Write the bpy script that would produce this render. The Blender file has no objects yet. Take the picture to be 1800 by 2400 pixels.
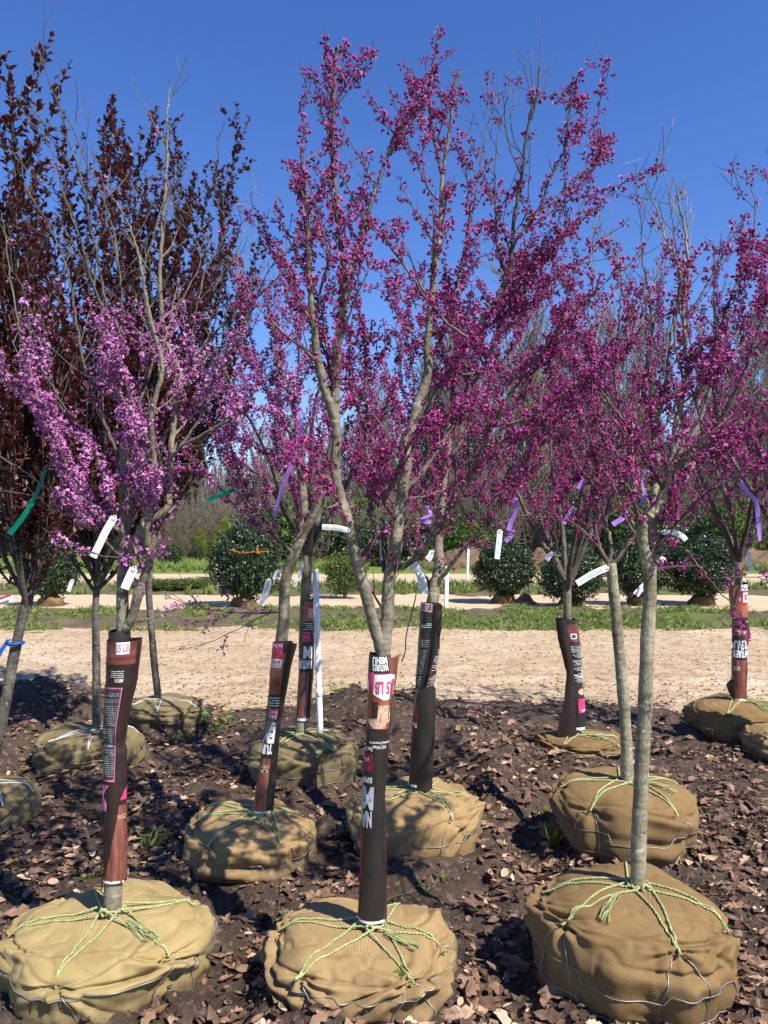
import bpy, bmesh, math, random
import numpy as np
from mathutils import Vector, Matrix, noise, Quaternion

R_ = math.radians
scene = bpy.context.scene
COL = scene.collection

# ------------------------------------------------------------------ camera
CAM_H = 1.55
FPX = 1813.0                     # focal length in photo pixels (1800 x 2400)
HORIZON = 1262.0
PITCH = math.atan((HORIZON - 1200.0) / FPX)
cam_d = bpy.data.cameras.new("camera")
cam_d.sensor_fit = 'VERTICAL'
cam_d.sensor_height = 24.0
cam_d.lens = 24.0 * FPX / 2400.0
cam_d.clip_start = 0.05
cam_d.clip_end = 60000.0
cam = bpy.data.objects.new("camera", cam_d)
COL.objects.link(cam)
cam.location = (0, 0, CAM_H)
cam.rotation_euler = (R_(90) + PITCH, 0, 0)
scene.camera = cam

# ------------------------------------------------------------------ world and sun
SUN_EL, SUN_AZ = R_(49.0), R_(134.0)       # azimuth clockwise from +Y
world = bpy.data.worlds.new("World")
scene.world = world
world.use_nodes = True
wn = world.node_tree
sky = wn.nodes.new('ShaderNodeTexSky')
sky.sky_type = 'NISHITA'
sky.sun_disc = False
sky.sun_elevation = SUN_EL
sky.sun_rotation = SUN_AZ
sky.altitude = 100.0
sky.air_density = 1.0
sky.dust_density = 0.0
sky.ozone_density = 4.0
hs = wn.nodes.new('ShaderNodeHueSaturation')          # a phone camera's rendering of a clear blue sky
hs.inputs['Hue'].default_value = 0.516
hs.inputs['Saturation'].default_value = 1.22
hs.inputs['Value'].default_value = 1.28
wn.links.new(sky.outputs[0], hs.inputs['Color'])
wn.links.new(hs.outputs[0], wn.nodes['Background'].inputs[0])
wn.nodes['Background'].inputs[1].default_value = 0.092

sun_d = bpy.data.lights.new("sun", 'SUN')
sun_d.energy = 5.0
sun_d.angle = R_(0.53)
sun_d.color = (1.0, 0.95, 0.87)
sun = bpy.data.objects.new("sun", sun_d)
COL.objects.link(sun)
S = Vector((math.sin(SUN_AZ) * math.cos(SUN_EL), math.cos(SUN_AZ) * math.cos(SUN_EL), math.sin(SUN_EL)))
sun.rotation_euler = S.to_track_quat('Z', 'Y').to_euler()

vs = scene.view_settings
vs.view_transform = 'Standard'
vs.look = 'None'
vs.exposure = 0.72
vs.gamma = 1.0
scene.cycles.max_bounces = 6
scene.cycles.transparent_max_bounces = 8
scene.cycles.caustics_reflective = False
scene.cycles.caustics_refractive = False

# ------------------------------------------------------------------ helpers
CP, SP = math.cos(PITCH), math.sin(PITCH)

def at(px, py, Y):
    """A photo pixel and the distance along the ground -> a point in the world."""
    a, b = (px - 900.0) / FPX, -(py - 1200.0) / FPX
    dy, dz = CP - b * SP, SP + b * CP
    k = Y / dy
    return Vector((a * k, Y, CAM_H + dz * k))

def depth_on(py, z=0.0):
    b = -(py - 1200.0) / FPX
    dy, dz = CP - b * SP, SP + b * CP
    return (z - CAM_H) * dy / dz

def to_px(p):
    x, y, z = p[0], p[1], p[2] - CAM_H
    f = y * CP + z * SP
    u = -y * SP + z * CP
    return 900.0 + FPX * x / f, 1200.0 - FPX * u / f

def tag(o, label=None, cat=None, group=None, kind=None):
    if label: o['label'] = label
    if cat: o['category'] = cat
    if group: o['group'] = group
    if kind: o['kind'] = kind
    return o

def empty(name, loc, label=None, cat=None, group=None):
    o = bpy.data.objects.new(name, None)
    o.location = loc
    o.empty_display_size = 0.1
    COL.objects.link(o)
    return tag(o, label, cat, group)

def attach(o, parent):
    """Parts are built in world coordinates; a thing's Empty stands at its base."""
    o.parent = parent
    if parent.parent is None:
        o.matrix_parent_inverse = Matrix.Translation(-Vector(parent.location))

def link(name, me, mats, parent=None):
    if not isinstance(mats, (list, tuple)): mats = [mats]
    if len(me.materials) == 0:
        for m in mats: me.materials.append(m)
    o = bpy.data.objects.new(name, me)
    COL.objects.link(o)
    if parent is not None: attach(o, parent)
    return o

def mesh_np(name, verts, faces, smooth=True, attrs=None, uv=None, mat_idx=None):
    """verts (N,3); faces = list of arrays of equal width (tris and/or quads)."""
    me = bpy.data.meshes.new(name)
    verts = np.asarray(verts, dtype=np.float32)
    fl = [np.asarray(f, dtype=np.int32) for f in (faces if isinstance(faces, list) else [faces]) if len(f)]
    me.vertices.add(len(verts))
    me.vertices.foreach_set('co', verts.ravel())
    tot = sum(f.size for f in fl)
    npoly = sum(len(f) for f in fl)
    me.loops.add(tot)
    me.polygons.add(npoly)
    lv = np.concatenate([f.ravel() for f in fl])
    starts, s = [], 0
    for f in fl:
        starts.append(s + np.arange(len(f), dtype=np.int32) * f.shape[1])
        s += f.size
    me.loops.foreach_set('vertex_index', lv)
    me.polygons.foreach_set('loop_start', np.concatenate(starts))
    me.polygons.foreach_set('use_smooth', np.full(npoly, smooth, dtype=bool))
    if mat_idx is not None:
        me.polygons.foreach_set('material_index', np.asarray(mat_idx, dtype=np.int32))
    if uv is not None:
        l = me.uv_layers.new(name='UVMap')
        l.data.foreach_set('uv', np.asarray(uv, dtype=np.float32)[lv].ravel())
    me.update(calc_edges=True)
    for k, a in (attrs or {}).items():
        at_ = me.attributes.new(k, 'FLOAT', 'POINT')
        at_.data.foreach_set('value', np.asarray(a, dtype=np.float32))
    return me

def grid_faces(nu, nv, wrap_u=False):
    """vertex index = j*nu + i"""
    i = np.arange(nu if wrap_u else nu - 1)
    j = np.arange(nv - 1)
    I, J = np.meshgrid(i, j)
    I2 = (I + 1) % nu
    return np.stack([J * nu + I, J * nu + I2, (J + 1) * nu + I2, (J + 1) * nu + I], -1).reshape(-1, 4)

class Tubes:
    def __init__(self):
        self.v, self.f, self.w, self.n = [], [], [], 0
    def add(self, pts, radii, sides=6, cap=False):
        P = np.array([tuple(p) for p in pts], dtype=np.float64)
        r = np.asarray(radii, dtype=np.float64)
        if len(P) < 2: return
        if cap:
            P = np.concatenate([P, P[-1:] + (P[-1:] - P[-2:-1]) * 1e-3]); r = np.append(r, 1e-5)
        n = len(P)
        T = np.gradient(P, axis=0)
        if cap: T[-1] = T[-2] = P[-2] - P[-3]
        T /= np.linalg.norm(T, axis=1, keepdims=True) + 1e-12
        ref = np.zeros(3); ref[int(np.argmin(np.abs(T.mean(0))))] = 1.0
        U = np.cross(T, ref); U /= np.linalg.norm(U, axis=1, keepdims=True) + 1e-12
        V = np.cross(T, U)
        a = np.arange(sides) * 2 * np.pi / sides
        ring = P[:, None, :] + r[:, None, None] * (np.cos(a)[None, :, None] * U[:, None, :] + np.sin(a)[None, :, None] * V[:, None, :])
        vv = ring.reshape(-1, 3)
        self.v.append(vv); self.f.append(grid_faces(sides, n, True) + self.n)
        self.w.append(np.repeat(r, sides))
        self.n += len(vv)
    def mesh(self, name, smooth=True):
        return mesh_np(name, np.concatenate(self.v), [np.concatenate(self.f)], smooth, attrs={'rad': np.concatenate(self.w)})

def tube_mesh(name, pts, radii, sides=8):
    t = Tubes(); t.add(pts, radii, sides, cap=True)
    return t.mesh(name)

def catmull(pts, per=5):
    P = [Vector(p) for p in pts]
    if len(P) < 3:
        return [P[0].lerp(P[-1], i / per) for i in range(per + 1)] if len(P) == 2 else P
    P = [2 * P[0] - P[1]] + P + [2 * P[-1] - P[-2]]
    out = []
    for i in range(1, len(P) - 2):
        p0, p1, p2, p3 = P[i - 1], P[i], P[i + 1], P[i + 2]
        for k in range(per):
            t = k / per
            out.append(0.5 * ((2 * p1) + (p2 - p0) * t + (2 * p0 - 5 * p1 + 4 * p2 - p3) * t * t + (3 * p1 - p0 - 3 * p2 + p3) * t ** 3))
    out.append(P[-2].copy())
    return out

def scatter(template, mats, tints=None):
    """template = (verts (n,3), tris (m,3), tint (n)); mats = (K,4,4) -> joined verts, faces, tint"""
    tv, tf, tt = template
    M = np.asarray(mats, dtype=np.float32)
    K, n = len(M), len(tv)
    V = np.einsum('kij,nj->kni', M[:, :3, :3], tv.astype(np.float32)) + M[:, None, :3, 3]
    F = (tf[None, :, :] + (np.arange(K) * n)[:, None, None]).reshape(-1, tf.shape[1])
    T = np.tile(tt, (K, 1))
    if tints is not None: T = T + np.asarray(tints)[:, None]
    return V.reshape(-1, 3), F, T.ravel()

def join_scatter(parts):
    vs_, fs_, ts_, n = [], [], [], 0
    for v, f, t in parts:
        vs_.append(v); fs_.append(f + n); ts_.append(t); n += len(v)
    return np.concatenate(vs_), np.concatenate(fs_), np.concatenate(ts_)

def basis(pos, x_axis, z_hint, scale):
    x = Vector(x_axis).normalized()
    z = Vector(z_hint)
    y = z.cross(x)
    if y.length < 1e-5: y = Vector((0.3, 0.9, 0.1)).cross(x)
    y.normalize()
    z = x.cross(y)
    m = np.eye(4, dtype=np.float32)
    m[:3, 0] = np.array(x) * scale; m[:3, 1] = np.array(y) * scale; m[:3, 2] = np.array(z) * scale
    m[:3, 3] = np.array(pos)
    return m

def rand_dir(rng):
    z = rng.uniform(-1, 1); a = rng.uniform(0, 2 * math.pi); s = math.sqrt(1 - z * z)
    return Vector((s * math.cos(a), s * math.sin(a), z))

# ------------------------------------------------------------------ materials
def new_mat(name):
    m = bpy.data.materials.new(name)
    m.use_nodes = True
    nt = m.node_tree
    return m, nt, nt.nodes, nt.links, nt.nodes['Principled BSDF']

def N(nt, kind, **kw):
    n = nt.nodes.new(kind)
    for k, v in kw.items():
        if k in n.inputs.keys(): n.inputs[k].default_value = v
        else: setattr(n, k, v)
    return n

def ramp(nt, stops, interp='LINEAR'):
    n = nt.nodes.new('ShaderNodeValToRGB')
    cr = n.color_ramp
    cr.interpolation = interp
    while len(cr.elements) < len(stops): cr.elements.new(0.5)
    for e, (p, c) in zip(cr.elements, stops):
        e.position = p
        e.color = (c[0], c[1], c[2], 1)
    return n

def noise_mat(name, stops, scale=6.0, detail=5.0, rough=0.85, bump=0.0, bump_scale=None, bump_dist=0.01, stretch=(1, 1, 1), spec=0.3, coords='Object', distortion=0.0):
    m, nt, nd, lk, bs = new_mat(name)
    tc = N(nt, 'ShaderNodeTexCoord')
    mp = N(nt, 'ShaderNodeMapping'); mp.inputs['Scale'].default_value = stretch
    lk.new(tc.outputs[coords], mp.inputs[0])
    nz = N(nt, 'ShaderNodeTexNoise', Scale=scale, Detail=detail, Roughness=0.6, Distortion=distortion)
    lk.new(mp.outputs[0], nz.inputs['Vector'])
    rp = ramp(nt, stops)
    lk.new(nz.outputs['Fac'], rp.inputs[0])
    lk.new(rp.outputs[0], bs.inputs['Base Color'])
    bs.inputs['Roughness'].default_value = rough
    bs.inputs['Specular IOR Level'].default_value = spec
    if bump:
        nb = N(nt, 'ShaderNodeTexNoise', Scale=bump_scale or scale * 3, Detail=6.0, Roughness=0.65)
        lk.new(mp.outputs[0], nb.inputs['Vector'])
        b = N(nt, 'ShaderNodeBump', Strength=bump, Distance=bump_dist)
        lk.new(nb.outputs['Fac'], b.inputs['Height'])
        lk.new(b.outputs[0], bs.inputs['Normal'])
    return m

def plain(name, c, rough=0.6, spec=0.4, metallic=0.0, vary=0.12, scale=30.0):
    lo = tuple(max(0, x * (1 - vary)) for x in c); hi = tuple(min(1, x * (1 + vary)) for x in c)
    m = noise_mat(name, [(0.3, lo), (0.7, hi)], scale=scale, rough=rough, spec=spec)
    m.node_tree.nodes['Principled BSDF'].inputs['Metallic'].default_value = metallic
    return m

def foliage(name, dark, light, transl=0.3, rough=0.6, tip=None, spec=0.3):
    """colour from the point attribute 'tint' (0..1 plus random per piece), some light passes through"""
    m, nt, nd, lk, bs = new_mat(name)
    a = N(nt, 'ShaderNodeAttribute', attribute_name='tint')
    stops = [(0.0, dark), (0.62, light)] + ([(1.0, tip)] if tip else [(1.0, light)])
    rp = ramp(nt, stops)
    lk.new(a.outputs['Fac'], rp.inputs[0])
    lk.new(rp.outputs[0], bs.inputs['Base Color'])
    bs.inputs['Roughness'].default_value = rough
    bs.inputs['Specular IOR Level'].default_value = spec
    tr = N(nt, 'ShaderNodeBsdfTranslucent')
    lk.new(rp.outputs[0], tr.inputs['Color'])
    mx = N(nt, 'ShaderNodeMixShader'); mx.inputs[0].default_value = transl
    lk.new(bs.outputs[0], mx.inputs[1]); lk.new(tr.outputs[0], mx.inputs[2])
    lk.new(mx.outputs[0], nd['Material Output'].inputs['Surface'])
    return m

def bark(name, dark, mid, light, scale=14.0, patch=0.62):
    m, nt, nd, lk, bs = new_mat(name)
    tc = N(nt, 'ShaderNodeTexCoord')
    mp = N(nt, 'ShaderNodeMapping'); mp.inputs['Scale'].default_value = (1, 1, 0.55)
    lk.new(tc.outputs['Object'], mp.inputs[0])
    n1 = N(nt, 'ShaderNodeTexNoise', Scale=scale, Detail=7.0, Roughness=0.65)
    lk.new(mp.outputs[0], n1.inputs['Vector'])
    r1 = ramp(nt, [(0.32, dark), (0.55, mid), (0.72, light)])
    lk.new(n1.outputs['Fac'], r1.inputs[0])
    n2 = N(nt, 'ShaderNodeTexNoise', Scale=scale * 3.3, Detail=4.0, Roughness=0.7)
    lk.new(tc.outputs['Object'], n2.inputs['Vector'])
    r2 = ramp(nt, [(patch, (0, 0, 0)), (patch + 0.05, (1, 1, 1))])
    lk.new(n2.outputs['Fac'], r2.inputs[0])
    mx = N(nt, 'ShaderNodeMix', data_type='RGBA')
    lk.new(r2.outputs[0], mx.inputs[0])
    lk.new(r1.outputs[0], mx.inputs[6])
    mx.inputs[7].default_value = (min(1, light[0] * 1.35), min(1, light[1] * 1.37), min(1, light[2] * 1.3), 1)
    lk.new(mx.outputs[2], bs.inputs['Base Color'])
    n4 = N(nt, 'ShaderNodeTexNoise', Scale=scale * 2.2, Detail=5.0, Roughness=0.7)
    mp4 = N(nt, 'ShaderNodeMapping'); mp4.inputs['Scale'].default_value = (0.5, 0.5, 2.4); lk.new(tc.outputs['Object'], mp4.inputs[0])
    lk.new(mp4.outputs[0], n4.inputs['Vector'])
    r4 = ramp(nt, [(0.36, (0.45, 0.43, 0.38)), (0.56, (1, 1, 1))]); lk.new(n4.outputs['Fac'], r4.inputs[0])
    m4 = N(nt, 'ShaderNodeMix', data_type='RGBA', blend_type='MULTIPLY'); m4.inputs[0].default_value = 0.8
    lk.new(mx.outputs[2], m4.inputs[6]); lk.new(r4.outputs[0], m4.inputs[7]); lk.new(m4.outputs[2], bs.inputs['Base Color'])
    bs.inputs['Roughness'].default_value = 0.75
    bs.inputs['Specular IOR Level'].default_value = 0.3
    b = N(nt, 'ShaderNodeBump', Strength=0.8, Distance=0.006)
    n3 = N(nt, 'ShaderNodeTexNoise', Scale=scale * 6, Detail=5.0)
    lk.new(mp.outputs[0], n3.inputs['Vector'])
    lk.new(n3.outputs['Fac'], b.inputs['Height'])
    lk.new(b.outputs[0], bs.inputs['Normal'])
    return m

def burlap(name, c1, c2, dirt, tone=1.0, dirt_level=0.16):
    m, nt, nd, lk, bs = new_mat(name)
    uv = N(nt, 'ShaderNodeUVMap')
    tc = N(nt, 'ShaderNodeTexCoord')
    # woven threads
    sep = N(nt, 'ShaderNodeSeparateXYZ'); lk.new(uv.outputs[0], sep.inputs[0])
    nw = N(nt, 'ShaderNodeTexNoise', Scale=9.0, Detail=2.0); lk.new(tc.outputs['Object'], nw.inputs['Vector'])
    def thread(comp, freq):
        a = N(nt, 'ShaderNodeMath', operation='MULTIPLY_ADD'); a.inputs[1].default_value = freq
        lk.new(sep.outputs[comp], a.inputs[0])
        w = N(nt, 'ShaderNodeMath', operation='MULTIPLY'); w.inputs[1].default_value = 9.0
        lk.new(nw.outputs['Fac'], w.inputs[0]); lk.new(w.outputs[0], a.inputs[2])
        s = N(nt, 'ShaderNodeMath', operation='SINE'); lk.new(a.outputs[0], s.inputs[0])
        return s
    t1, t2 = thread(0, 2 * math.pi / 0.0047), thread(1, 2 * math.pi / 0.0044)
    mxm = N(nt, 'ShaderNodeMath', operation='MAXIMUM'); lk.new(t1.outputs[0], mxm.inputs[0]); lk.new(t2.outputs[0], mxm.inputs[1])
    n1 = N(nt, 'ShaderNodeTexNoise', Scale=7.0, Detail=9.0, Roughness=0.75); lk.new(tc.outputs['Object'], n1.inputs['Vector'])
    r1 = ramp(nt, [(0.3, tuple(x * tone for x in c1)), (0.7, tuple(x * tone for x in c2))]); lk.new(n1.outputs['Fac'], r1.inputs[0])
    # gaps between threads are a little darker
    g = N(nt, 'ShaderNodeMapRange'); g.inputs['From Min'].default_value = -0.9; g.inputs['From Max'].default_value = 0.5
    g.inputs['To Min'].default_value = 0.80; g.inputs['To Max'].default_value = 1.03
    lk.new(mxm.outputs[0], g.inputs['Value'])
    mul = N(nt, 'ShaderNodeMix', data_type='RGBA', blend_type='MULTIPLY'); mul.inputs[0].default_value = 1.0
    lk.new(r1.outputs[0], mul.inputs[6]); lk.new(g.outputs[0], mul.inputs[7])
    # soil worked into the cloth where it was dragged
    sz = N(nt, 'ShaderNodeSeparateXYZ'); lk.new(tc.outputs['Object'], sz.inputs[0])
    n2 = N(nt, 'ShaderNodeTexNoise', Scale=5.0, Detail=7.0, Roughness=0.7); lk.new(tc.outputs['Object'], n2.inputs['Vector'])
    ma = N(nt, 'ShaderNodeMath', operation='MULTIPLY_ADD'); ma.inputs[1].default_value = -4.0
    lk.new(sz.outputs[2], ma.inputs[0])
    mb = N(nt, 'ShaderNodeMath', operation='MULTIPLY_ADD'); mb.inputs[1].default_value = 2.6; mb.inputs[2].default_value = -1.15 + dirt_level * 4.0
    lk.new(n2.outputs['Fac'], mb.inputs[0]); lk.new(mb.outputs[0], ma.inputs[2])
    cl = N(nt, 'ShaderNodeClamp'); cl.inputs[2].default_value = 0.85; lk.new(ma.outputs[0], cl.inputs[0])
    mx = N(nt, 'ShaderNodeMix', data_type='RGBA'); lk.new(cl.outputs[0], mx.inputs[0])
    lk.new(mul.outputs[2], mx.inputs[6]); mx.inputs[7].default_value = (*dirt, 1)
    lk.new(mx.outputs[2], bs.inputs['Base Color'])
    bs.inputs['Roughness'].default_value = 0.95
    bs.inputs['Specular IOR Level'].default_value = 0.1
    add = N(nt, 'ShaderNodeMath', operation='MULTIPLY_ADD'); add.inputs[1].default_value = 0.35
    n3 = N(nt, 'ShaderNodeTexNoise', Scale=38.0, Detail=4.0); lk.new(tc.outputs['Object'], n3.inputs['Vector'])
    lk.new(mxm.outputs[0], add.inputs[0]); lk.new(n3.outputs['Fac'], add.inputs[2])
    b = N(nt, 'ShaderNodeBump', Strength=0.45, Distance=0.005)
    lk.new(add.outputs[0], b.inputs['Height']); lk.new(b.outputs[0], bs.inputs['Normal'])
    return m

M = {}
M['bark'] = bark('redbud_bark', (0.125, 0.105, 0.075), (0.24, 0.205, 0.15), (0.38, 0.335, 0.26), patch=0.66)
M['bark_branch'] = bark('branch_bark', (0.060, 0.048, 0.042), (0.125, 0.105, 0.088), (0.25, 0.22, 0.185), scale=18, patch=0.70)
M['bark_pale'] = bark('pale_bark', (0.17, 0.145, 0.092), (0.30, 0.265, 0.18), (0.44, 0.40, 0.31), scale=11, patch=0.60)
M['bark_plum'] = bark('plum_bark', (0.06, 0.05, 0.042), (0.12, 0.105, 0.085), (0.24, 0.225, 0.18), patch=0.60)
M['bark_far'] = bark('woodland_bark', (0.10, 0.085, 0.07), (0.16, 0.14, 0.12), (0.23, 0.21, 0.18), scale=3)
M['twig_far'] = noise_mat('woodland_twigs', [(0.3, (0.13, 0.105, 0.08)), (0.7, (0.22, 0.185, 0.14))], scale=0.6)
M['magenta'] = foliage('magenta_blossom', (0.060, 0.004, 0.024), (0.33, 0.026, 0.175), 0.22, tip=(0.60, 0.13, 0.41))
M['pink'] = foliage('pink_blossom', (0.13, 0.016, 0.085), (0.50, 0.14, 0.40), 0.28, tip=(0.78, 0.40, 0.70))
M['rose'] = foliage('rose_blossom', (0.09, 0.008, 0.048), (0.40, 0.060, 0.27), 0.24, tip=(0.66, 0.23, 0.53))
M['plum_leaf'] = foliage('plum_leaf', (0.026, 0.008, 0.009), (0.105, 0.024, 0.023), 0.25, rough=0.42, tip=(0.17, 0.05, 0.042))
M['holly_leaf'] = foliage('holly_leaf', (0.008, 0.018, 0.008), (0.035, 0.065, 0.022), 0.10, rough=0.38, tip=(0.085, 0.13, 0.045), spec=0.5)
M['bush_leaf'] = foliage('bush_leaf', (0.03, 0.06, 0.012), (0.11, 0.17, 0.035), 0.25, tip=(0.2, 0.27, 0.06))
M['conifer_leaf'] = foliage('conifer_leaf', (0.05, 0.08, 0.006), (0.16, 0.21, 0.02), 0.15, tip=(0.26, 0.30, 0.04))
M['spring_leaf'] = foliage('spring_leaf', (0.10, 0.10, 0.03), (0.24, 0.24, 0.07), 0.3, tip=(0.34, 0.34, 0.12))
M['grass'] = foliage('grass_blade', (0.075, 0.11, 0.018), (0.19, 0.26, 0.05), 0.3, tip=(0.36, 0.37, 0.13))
M['weed'] = foliage('weed_leaf', (0.05, 0.11, 0.015), (0.13, 0.26, 0.04), 0.3, tip=(0.24, 0.40, 0.09))
M['dead_leaf'] = foliage('dead_leaf', (0.060, 0.036, 0.024), (0.32, 0.19, 0.115), 0.12, rough=0.65, tip=(0.62, 0.45, 0.31))
M['crumb'] = foliage('soil_crumb', (0.022, 0.015, 0.011), (0.12, 0.085, 0.063), 0.0, rough=0.95, tip=(0.30, 0.24, 0.18))
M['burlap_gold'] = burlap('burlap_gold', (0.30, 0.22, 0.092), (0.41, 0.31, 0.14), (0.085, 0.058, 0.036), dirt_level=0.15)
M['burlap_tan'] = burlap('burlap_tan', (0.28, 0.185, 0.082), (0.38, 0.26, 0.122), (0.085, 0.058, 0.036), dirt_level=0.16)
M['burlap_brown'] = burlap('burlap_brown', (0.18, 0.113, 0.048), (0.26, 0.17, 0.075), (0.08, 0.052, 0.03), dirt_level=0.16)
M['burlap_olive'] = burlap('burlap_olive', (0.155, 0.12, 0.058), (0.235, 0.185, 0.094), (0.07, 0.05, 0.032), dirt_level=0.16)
M['twine'] = noise_mat('green_twine', [(0.3, (0.24, 0.27, 0.11)), (0.7, (0.44, 0.47, 0.22))], scale=60, rough=0.8, bump=0.6, bump_scale=260, bump_dist=0.003)
M['white_twine'] = plain('white_twine', (0.72, 0.72, 0.68), 0.5)
M['wire'] = plain('steel_wire', (0.34, 0.32, 0.30), 0.45, metallic=0.6)
M['black_cord'] = plain('black_cord', (0.012, 0.011, 0.011), 0.5)
M['pvc'] = plain('white_pipe', (0.80, 0.80, 0.78), 0.35, vary=0.03)
M['paper'] = plain('white_label', (0.80, 0.79, 0.80), 0.5, vary=0.03)
M['ink'] = plain('grey_ink', (0.38, 0.37, 0.41), 0.6)
M['purple_ribbon'] = foliage('purple_ribbon', (0.42, 0.20, 0.72), (0.46, 0.23, 0.78), 0.35, rough=0.35)
M['green_ribbon'] = foliage('green_ribbon', (0.0, 0.20, 0.12), (0.0, 0.24, 0.15), 0.35, rough=0.35)
M['blue_ribbon'] = foliage('blue_ribbon', (0.01, 0.12, 0.5), (0.02, 0.16, 0.6), 0.3, rough=0.35)
M['orange_ribbon'] = foliage('orange_ribbon', (0.8, 0.17, 0.02), (0.85, 0.2, 0.03), 0.3, rough=0.35)
M['red_paper'] = plain('red_print', (0.55, 0.03, 0.03), 0.45)

# ================================================================== THE SETTING
def fbm(x, y, z=0.0, o=4):
    return noise.fractal(Vector((x, y, z)), 1.0, 2.0, o, noise_basis='PERLIN_ORIGINAL')

# (key, centre px, depth, radius, height) of every root ball: the soil is heaped round them
BALLS = {
    'FL': (263, 2.72, 0.345, 0.250), 'FM': (850, 2.66, 0.316, 0.240), 'FR': (1463, 2.635, 0.334, 0.385),
    '2L': (591, 3.68, 0.305, 0.265), '2M': (975, 3.87, 0.330, 0.310), '2R': (1460, 3.80, 0.330, 0.375),
    '3M': (712, 4.85, 0.330, 0.345), '3R': (1360, 5.41, 0.300, 0.195), '3L': (213, 5.18, 0.350, 0.290),
    '3K': (390, 6.19, 0.310, 0.285), 'ED': (-38, 4.05, 0.300, 0.290), '4R': (1731, 6.00, 0.395, 0.305),
    '4S': (1857, 5.35, 0.330, 0.270),
}
BALL_XY = {k: ((px - 900.0) / FPX * D, D) for k, (px, D, r, h) in BALLS.items()}

BED_FAR = 7.45
MOUNDS = [  # px, depth, radius, height
    (60, 6.4, 0.75, 0.17), (-120, 6.0, 0.9, 0.16), (205, 6.75, 0.45, 0.10), (830, 6.3, 0.55, 0.22), (960, 6.0, 0.55, 0.16),
    (1110, 5.3, 0.42, 0.13), (1200, 4.75, 0.30, 0.17), (1150, 4.3, 0.25, 0.07), (1290, 6.3, 0.40, 0.14),
    (420, 2.15, 0.22, 0.05), (1180, 3.2, 0.5, 0.04), (480, 4.4, 0.5, 0.05),
]
MXY = [((p - 900) / FPX * d, d, r, h) for p, d, r, h in MOUNDS]

def bed_z(x, y, fine=True):
    z = 0.035 + 0.035 * fbm(x * 0.9, y * 0.9, 3.1, 3)
    for mx, my, r, h in MXY:
        q = ((x - mx) ** 2 + (y - my) ** 2) / (r * r)
        if q < 5: z += h * math.exp(-q) * (1 + 0.35 * fbm(x * 4, y * 4, 9.0, 2))
    for k, (bx, by) in BALL_XY.items():
        d = math.hypot(x - bx, y - by) - BALLS[k][2] * 0.93
        if abs(d) < 0.3: z += 0.045 * math.exp(-(d / 0.10) ** 2) - 0.02 * math.exp(-((d - 0.25) / 0.1) ** 2)
    if fine:
        z += 0.050 * fbm(x * 4, y * 4, 0.7, 3) + 0.038 * abs(fbm(x * 11, y * 11, 5.0, 3)) + 0.006 * fbm(x * 45, y * 45, 2.0, 2)
    edge = BED_FAR + 0.42 * fbm(x * 0.75, 1.7, 0.3, 4) + 0.05 * x * 0.2
    e = y - edge
    if e > -0.9:
        t = min(1.0, (e + 0.9) / 0.9)
        z = z * (1 - 0.55 * t * t) - 0.045 * t
        if e > 0: z -= 0.10 * e
    return z

def grid_object(name, xs, ys, zf, mat, kind='structure'):
    X, Y = np.meshgrid(xs, ys)
    Z = np.array([[zf(float(x), float(y)) for x in xs] for y in ys])
    V = np.stack([X, Y, Z], -1).reshape(-1, 3)
    me = mesh_np(name, V, [grid_faces(len(xs), len(ys))], True)
    return tag(link(name, me, mat), kind=kind)

def ground_mat(name, layers, bump=0.6, bump_scale=40.0, dist=0.02, rough=0.95):
    """layers: list of (scale, lo, hi, colour) painted over the first colour by noise"""
    m, nt, nd, lk, bs = new_mat(name)
    tc = N(nt, 'ShaderNodeTexCoord')
    cur = None
    for i, (sc, lo, hi, c) in enumerate(layers):
        if i == 0:
            nz = N(nt, 'ShaderNodeTexNoise', Scale=sc, Detail=8.0, Roughness=0.7); lk.new(tc.outputs['Object'], nz.inputs['Vector'])
            rp = ramp(nt, [(0.3, lo), (0.7, hi)]); lk.new(nz.outputs['Fac'], rp.inputs[0]); cur = rp.outputs[0]
            continue
        mp = N(nt, 'ShaderNodeMapping'); mp.inputs['Location'].default_value = (3.7 * i, 1.3 * i, 0.9 * i); lk.new(tc.outputs['Object'], mp.inputs[0])
        nz = N(nt, 'ShaderNodeTexNoise', Scale=sc, Detail=6.0, Roughness=0.65); lk.new(mp.outputs[0], nz.inputs['Vector'])
        rp = ramp(nt, [(lo, (0, 0, 0)), (hi, (1, 1, 1))]); lk.new(nz.outputs['Fac'], rp.inputs[0])
        mx = N(nt, 'ShaderNodeMix', data_type='RGBA'); lk.new(rp.outputs[0], mx.inputs[0]); lk.new(cur, mx.inputs[6]); mx.inputs[7].default_value = (*c, 1)
        cur = mx.outputs[2]
    lk.new(cur, bs.inputs['Base Color'])
    bs.inputs['Roughness'].default_value = rough
    bs.inputs['Specular IOR Level'].default_value = 0.15
    nb = N(nt, 'ShaderNodeTexNoise', Scale=bump_scale, Detail=8.0, Roughness=0.7); lk.new(tc.outputs['Object'], nb.inputs['Vector'])
    b = N(nt, 'ShaderNodeBump', Strength=bump, Distance=dist); lk.new(nb.outputs['Fac'], b.inputs['Height']); lk.new(b.outputs[0], bs.inputs['Normal'])
    return m

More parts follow.
